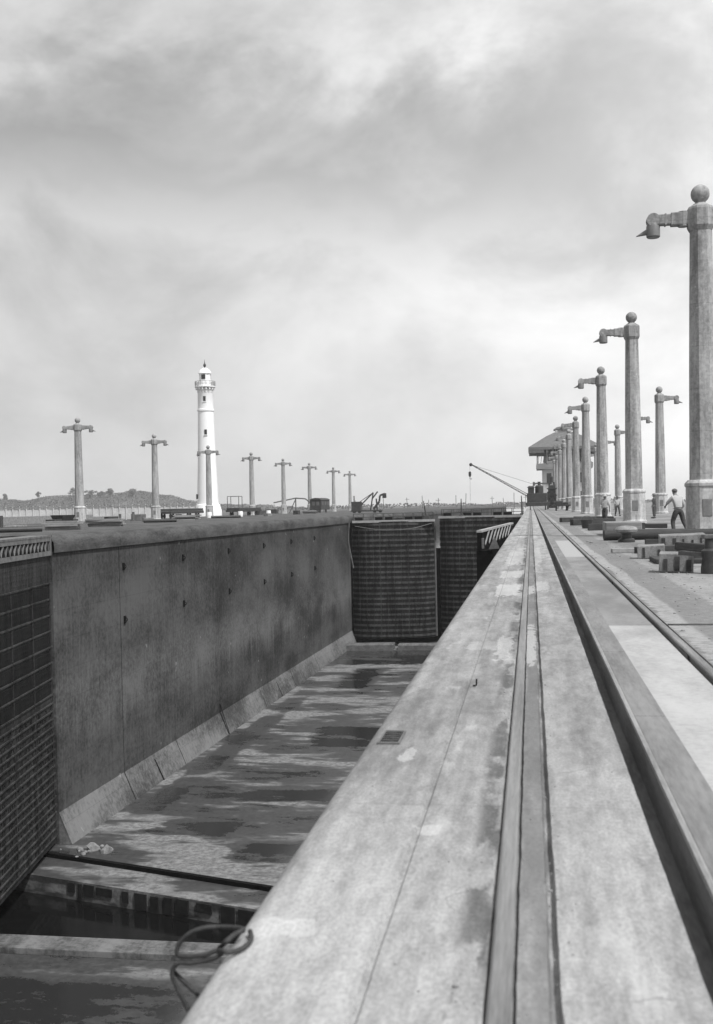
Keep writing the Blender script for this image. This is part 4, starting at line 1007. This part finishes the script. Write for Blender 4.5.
lowwall(-52.5, 128, -54.5, 139, .8, .9, 'timber', 'low timber pile between the first two far bank posts', 'timber_pile', 'timber')
lowwall(-49.6, 96.6, -49.9, 97.8, 1.2, .8, 'iron', 'upright dark tank beside the block wall', 'tank', 'tank')
lowwall(-54, 146, -55.0, 151, .9, .9, 'iron_mid', 'dull grey pile of pipes before the second far bank post', 'pipe_pile', 'pipes')
lowwall(-57.5, 228, -57.9, 240, .9, .8, 'iron', 'low dark stack beyond the fourth far bank post', 'timber_pile', 'timber')
lowwall(-42, 262, -42.4, 290, .8, 1, 'iron_mid', 'low grey stack right of the boxcar', 'timber_pile', 'timber')
for i, (x, y, h) in enumerate(((-53.0, 141.5, 1.0), (-53.6, 143.4, 1.25), (-57.4, 148.3, 1.0))):
    mb = MB(); mb.bar((0, 0, 0), (0, 0, h), .3); mb.box(-.3, .3, -.2, .2, 0, .15)
    o = tagged(mb, 'short_post', M['iron_mid'], ['short dark post left of the second far bank lamp post, nearer', 'short dark post left of the second far bank lamp post, farther', 'short dark post behind the pile of pipes'][i], 'post'); o.location = (x, y, -.05)
rnd = random.Random(77)
looks = [('plank_heap', 'timber', 'grey plank heap', 'timber'), ('stone_block', 'block', 'pale stone block', 'block'), ('pipe_length', 'iron', 'black length of pipe', 'pipe'), ('crate', 'timber_dark', 'dark crate', 'crate')]
spots_ = [(-37.5, 76, 2, 'near the left frame edge before the block wall'), (-36.5, 82, 0, 'on the bank close behind the folded gate'), (-41, 90.5, 3, 'beside the pale slab on the bank'), (-39, 97, 0, 'in front of the tip wagon on the bank'), (-44, 110, 1, 'just right of the tip wagon'),
          (-46, 116, 3, 'between the tip wagon and the first far post'), (-42, 121, 2, 'on open bank right of the first far post'), (-47, 131, 1, 'between the first and second far posts, nearer the wall'), (-45, 140, 0, 'short of the second far post, nearer the wall'), (-50, 152, 3, 'at the foot of the second far post'),
          (-46, 163, 2, 'in front of the left flat wagon'), (-44, 181, 1, 'in front of the lighthouse lamp post'), (-46, 214, 3, 'at the foot of the fourth far post'), (-47, 232, 0, 'left of the derrick'), (-49, 243, 3, 'under the derrick boom')]
for i, (x, y, w_, where) in enumerate(spots_):
    nm, mt, lk_, ct = looks[w_]; mb = MB(); z0 = -.05
    for j in range(1 if w_ else 5):
        a_ = rnd.uniform(-.5, .9) if w_ else rnd.uniform(-.12, .12); L_ = (3.2, 1.2, 4.2, 1.1)[w_]*rnd.uniform(.8, 1.2); h_ = (.14, .5, .4, .8)[w_]
        m4 = Matrix.Translation((rnd.uniform(-.1, .1), rnd.uniform(-.3, .3) if not w_ else 0, z0)) @ Matrix.Rotation(a_, 4, 'Z')
        if w_ == 2: mb.tube([m4 @ Vector((-L_/2, 0, .2)), m4 @ Vector((L_/2, 0, .2))], .2, 12)
        else: mb.box(-L_/2, L_/2, -(.5 if w_ else .3), (.5 if w_ else .3), 0, h_, .02, m4)
        z0 += h_+.004
    o = tagged(mb, nm, M[mt], lk_+' '+where, ct, None, 40 if w_ == 2 else None); o.location = (x, y, 0)
# long fence at the back
fe = empty('fence', (-100, 235, -.4), 'long pale panelled fence with close posts in front of the hills', 'fence')
fx0, fy0, fx1, fy1 = -150, 214, -73.0, 249
N = 58; mbp = MB()
for i in range(N+1):
    t = i/N; x = fx0+(fx1-fx0)*t; y = fy0+(fy1-fy0)*t
    mb = MB(); mb.bar((x, y, -.8), (x, y, 2.35), .16); mb.bar((x, y, 2.35), (x+.15, y-.35, 2.75), .13)
    child(mb, 'post', M['fence'], fe)
mbp.bar((fx0, fy0+.2, .75), (fx1, fy1+.2, .75), .08, 2.5)
child(mbp, 'panel', M['fence_mesh'], fe)

# ------------------------------------------------------------------ land, lake, hills, trees
outer = MB()
B = 6000
for (x0, x1, y0, y1) in ((-B, -64.4, -B, B), (-64.4, 75, 639, B), (74.9, B, -B, B), (-64.4, 75, -B, -7.9)):
    outer.quad((x0, y0, -1.2), (x1, y0, -1.2), (x1, y1, -1.2), (x0, y1, -1.2))
struct('ground', outer, M['far_ground'])
lk = MB(); lk.quad((-31, 160.5, -5), (xb, 160.5, -5), (xb, 640, -5), (-31, 640, -5)); struct('water', lk, M['lake'])
def hills(pts, Y, depth, name):
    mb = MB(); secs = []; NS = 30
    xs_ = []; 
    for (xa_, ha), (xb_, hb) in zip(pts, pts[1:]):
        n_ = max(2, int((xb_-xa_)/3.5))
        for i in range(n_):
            t = i/n_; t2 = t*t*(3-2*t); xs_.append((xa_+(xb_-xa_)*t, ha+(hb-ha)*t2))
    for x, h in xs_:
        sec = []
        for j in range(NS+1):
            s = j/NS; sh = math.sin(math.pi*min(s*1.0, 1))**1.0
            yy = Y-depth/2+depth*s
            sec.append((x+mnoise.noise((x*.02, s*4, 1))*6, yy, -1.5+(h+1.5)*sh+sh*(mnoise.noise((x*.03, yy*.03, 3))*3.0+mnoise.noise((x*.09, yy*.08, 5))*1.8+mnoise.noise((x*.21, yy*.2, 9))*1.1)))
        secs.append(sec)
    mb.loft(secs); return struct(name, mb, M['hill'], 180)
hills([(-1300, 6), (-1000, 18), (-760, 21), (-712, 19.5), (-668, 16), (-625, 22), (-583, 21), (-545, 23), (-513, 25.5), (-471, 19), (-444, 11), (-400, 5), (-350, 3.5), (-300, 2)], 1400, 260, 'hills')
def far_tree(x, y, z, h, w, label, seed):
    e = empty('hill_tree', (x, y, z), label, 'tree'); rnd = random.Random(seed)
    mb = MB(); mb.tube([(0, 0, -1), (.2, 0, h*.35), (-.1, 0, h*.7)], [.45, .32, .12], 7)
    for i in range(6):
        a = rnd.uniform(0, 6.28); r = w*.36
        mb.tube([(0.1, 0, h*rnd.uniform(.3, .5)), (r*math.cos(a), r*math.sin(a), h*rnd.uniform(.6, .85))], [.18, .05], 5)
    mb.build('trunk', M['bark'], e)
    mb = MB()
    clumps = [(rnd.gauss(0, w*.26), rnd.gauss(0, w*.26), h*rnd.uniform(.5, .98)) for _ in range(17)]
    for c in clumps:
        for _ in range(70):
            p = Vector((c[0]+rnd.gauss(0, w*.1), c[1]+rnd.gauss(0, w*.1), c[2]+rnd.gauss(0, h*.055)))
            d1 = Vector((rnd.uniform(-1, 1), rnd.uniform(-1, 1), rnd.uniform(-.6, .6))).normalized(); d2 = d1.orthogonal().normalized(); s = rnd.uniform(.4, .85)
            mb.quad(p-d1*s, p+d2*s*.6, p+d1*s, p-d2*s*.6)
    mb.build('crown', M['leaf'], e)
ht = [(-580, 1345, 16, 16, 13, 'largest round tree on the hill right of the first far lamp post'), (-560, 1345, 17, 11, 10, 'smaller tree beside the largest hill tree'), (-629, 1340, 18, 10, 5, 'lone thin tree on the hilltop left of the first far lamp post'),
      (-533, 1345, 18, 12, 10, 'tree on the hill left of the second far lamp post'), (-503, 1345, 18, 11, 12, 'tree on the hill just right of the second far lamp post'), (-677, 1345, 14, 12, 4, 'bare slender tree on the far left hill'), (-546, 1345, 18, 9, 8, 'low tree between two larger hill trees')]
for i, a in enumerate(ht): far_tree(*a, 30+i)
wr = MB(); rnd = random.Random(16)
prof = [(-1300, 6), (-1000, 18), (-760, 21), (-712, 19.5), (-668, 16), (-625, 22), (-583, 21), (-545, 23), (-513, 25.5), (-471, 19), (-444, 11), (-400, 5), (-350, 3.5), (-300, 2)]
def ridge(x):
    for (a_, ha), (b_, hb) in zip(prof, prof[1:]):
        if a_ <= x <= b_: t = (x-a_)/(b_-a_); return ha+(hb-ha)*t*t*(3-2*t)
    return 2
for i in range(24000):
    x = rnd.uniform(-800, -330); u = rnd.random()
    y = 1400-130+130*u; g_ = -1.5+(ridge(x)+1.5)*math.sin(math.pi*.5*u)
    tall = 2.2+2.6*max(0, mnoise.noise((x*.07, y*.05, 0)))+3.2*max(0, mnoise.noise((x*.021, 7, 0)))
    s_ = rnd.uniform(.5, 1.25); p = Vector((x, y, g_+rnd.random()*tall))
    d1 = Vector((rnd.uniform(-1, 1), rnd.uniform(-1, 1), rnd.uniform(-.7, .7))).normalized(); d2 = d1.orthogonal().normalized()
    wr.quad(p-d1*s_, p+d2*s_*.7, p+d1*s_, p-d2*s_*.7)
tag(wr.build('woods', M['leaf']), 'dark scrubby woods covering the low hills at left', 'woods', None, 'stuff')
# far woods along the horizon, one mass
wd = MB(); rnd = random.Random(6)
for i in range(5200):
    x = rnd.uniform(-640, 420); y = 1000+rnd.uniform(-40, 40); h = (3.5+2.2*mnoise.noise((x*.012, 0, 0))+1.6*mnoise.noise((x*.06, 3, 0)))
    z = -1.2+rnd.random()**.8*max(h, 1); s = rnd.uniform(.6, 1.5); p = Vector((x, y, z))
    d1 = Vector((rnd.uniform(-1, 1), rnd.uniform(-1, 1), rnd.uniform(-.7, .7))).normalized(); d2 = d1.orthogonal().normalized()
    wd.quad(p-d1*s, p+d2*s*.7, p+d1*s, p-d2*s*.7)
tag(wd.build('woods', M['leaf']), 'low line of far-off woods along the horizon', 'woods', None, 'stuff')
# poles and masts standing beyond the upper lock
rnd = random.Random(12)
for i in range(16):
    x = -92+i*6.1+rnd.uniform(-2, 2); y = rnd.uniform(430, 520)
    if x > -2: x -= 8
    h = rnd.uniform(4.5, 7.5)
    mb = MB(); mb.bar((0, 0, -1.2), (rnd.uniform(-.3, .3), 0, h-1.2), .22)
    if i % 3 == 0: mb.bar((-.9, 0, h-2), (.9, 0, h-2), .16)
    o = tagged(mb, 'distant_pole', M['iron_mid'], 'thin distant pole on the skyline beyond the closed gates', 'pole', 'thin poles on the skyline beyond the closed gates'); o.location = (x, y, 0)

# ------------------------------------------------------------------ haze
hz = MB(); hz.box(-6100, 6100, -6100, 6100, -22.5, 60)
hzo = hz.build('haze', bpy.data.materials.new('air_haze')); tag(hzo, 'thin pale haze filling the air toward the hills', 'haze', None, 'stuff')
hm = hzo.data.materials[0]; hm.use_nodes = True; nt = hm.node_tree
for n_ in list(nt.nodes):
    if n_.type == 'BSDF_PRINCIPLED': nt.nodes.remove(n_)
vol = nt.nodes.new('ShaderNodeVolumePrincipled'); vol.inputs['Color'].default_value = (.9, .9, .9, 1); vol.inputs['Density'].default_value = .00018; vol.inputs['Anisotropy'].default_value = .2
nt.links.new(vol.outputs[0], nt.nodes['Material Output'].inputs['Volume'])

# ------------------------------------------------------------------ sky and sun
SUN_EL, SUN_AZ = R(56), math.atan2(.80, -.60)         # azimuth from +Y toward +X: right and a little behind
W = bpy.data.worlds.new('World'); S.world = W; W.use_nodes = True
k = NT(W); bg = k.n['Background']
sky = k.new('ShaderNodeTexSky', sky_type='NISHITA'); sky.sun_disc = False; sky.sun_elevation = SUN_EL; sky.sun_rotation = SUN_AZ
bw = k.new('ShaderNodeRGBToBW'); k.l.new(sky.outputs[0], bw.inputs[0])
d = k.new('ShaderNodeTexCoord').outputs['Generated']
sx = k.new('ShaderNodeSeparateXYZ'); k.l.new(d, sx.inputs[0]); dx, dy, dz = sx.outputs
c1 = k.noise(k.stretch(d, (1, 1, 1.5), (1.7, .6, .3)), 4.2, 7, .55, .35)
c2 = k.noise(k.stretch(d, (1, 1, 1.35), (4.2, 2.6, 1.1)), 11, 7, .62, .3)
cl = k.math('ADD', k.math('MULTIPLY', c1, .78), k.math('MULTIPLY', c2, .22))
cl = k.math('ADD', .52, k.math('MULTIPLY', k.math('SUBTRACT', cl, .5), k.ramp(dz, .02, .26, .40, .85)))
val = k.ramp(cl, .35, .66, 4.7, 8.7)
# the cloud deck is thinner, so brighter, on the sunny side
side = k.ramp(dx, -.45, .25, .78, 1.18); val = k.math('MULTIPLY', val, side)
# a long grey bank of cloud higher up on the left
az = k.math('DIVIDE', dx, k.math('MAXIMUM', dy, .05))
el = k.math('DIVIDE', dz, k.math('MAXIMUM', dy, .05))
ctr = k.math('ADD', .285, k.math('MULTIPLY', az, -.17))
dd = k.math('ADD', k.math('SUBTRACT', el, ctr), k.math('MULTIPLY', k.math('SUBTRACT', cl, .52), .5))
bank_ = k.math('MULTIPLY', k.math('MULTIPLY', k.ramp(dd, -.075, -.015), k.ramp(dd, .12, .03)), k.ramp(az, .10, -.08))
bank_ = k.math('MULTIPLY', bank_, k.ramp(dy, .2, .5))
val = k.math('MULTIPLY', val, k.lerp(bank_, 1.0, .72))
# brighter spot in the cloud, high on the right of centre
ga = k.math('ADD', az, .04); ge = k.math('MULTIPLY', k.math('SUBTRACT', el, .445), 1.0)
gd = k.math('SQRT', k.math('ADD', k.math('MULTIPLY', ga, ga), k.math('MULTIPLY', ge, ge)))
val = k.math('MULTIPLY', val, k.math('ADD', 1.0, k.math('MULTIPLY', k.math('MULTIPLY', k.ramp(gd, .10, .0), k.ramp(dy, .2, .5)), .22)))
val = k.lerp(.88, bw.outputs[0], val)
k.l.new(k.gray(val), bg.inputs['Color']); bg.inputs['Strength'].default_value = .1
sl = bpy.data.lights.new('sun', 'SUN'); sl.energy = 3.6; sl.angle = R(1.5); sl.color = (1, 1, 1)
so = bpy.data.objects.new('sun', sl); col.objects.link(so)
sd = Vector((math.sin(SUN_AZ)*math.cos(SUN_EL), math.cos(SUN_AZ)*math.cos(SUN_EL), math.sin(SUN_EL)))
so.rotation_euler = sd.to_track_quat('Z', 'Y').to_euler()

# ------------------------------------------------------------------ camera
cam = bpy.data.cameras.new('camera'); co = bpy.data.objects.new('camera', cam); col.objects.link(co); S.camera = co
yaw, pitch, roll = R(9.07), R(1.2), R(1.2)
fwd = Vector((-math.sin(yaw)*math.cos(pitch), math.cos(yaw)*math.cos(pitch), -math.sin(pitch)))
r0 = Vector((math.cos(yaw), math.sin(yaw), 0)); u0 = r0.cross(fwd)
r = math.cos(roll)*r0-math.sin(roll)*u0; u = math.sin(roll)*r0+math.cos(roll)*u0
mw = Matrix.Identity(4)
for i in range(3): mw[i][0] = r[i]; mw[i][1] = u[i]; mw[i][2] = -fwd[i]
mw.translation = (0, 0, 1.35); co.matrix_world = mw
cam.sensor_width = 36; cam.lens = 1100/1024*36; cam.shift_x = .6182/1024; cam.shift_y = 17.215/1024
cam.clip_start = .05; cam.clip_end = 20000
cam.dof.use_dof = True; cam.dof.focus_distance = 60; cam.dof.aperture_fstop = 4.0
S.render.resolution_x = 713; S.render.resolution_y = 1024
vs = S.view_settings; vs.view_transform = 'Standard'; vs.look = 'None'; vs.exposure = .3; vs.gamma = 1
S.cycles.volume_bounces = 1; S.cycles.volume_step_rate = 4
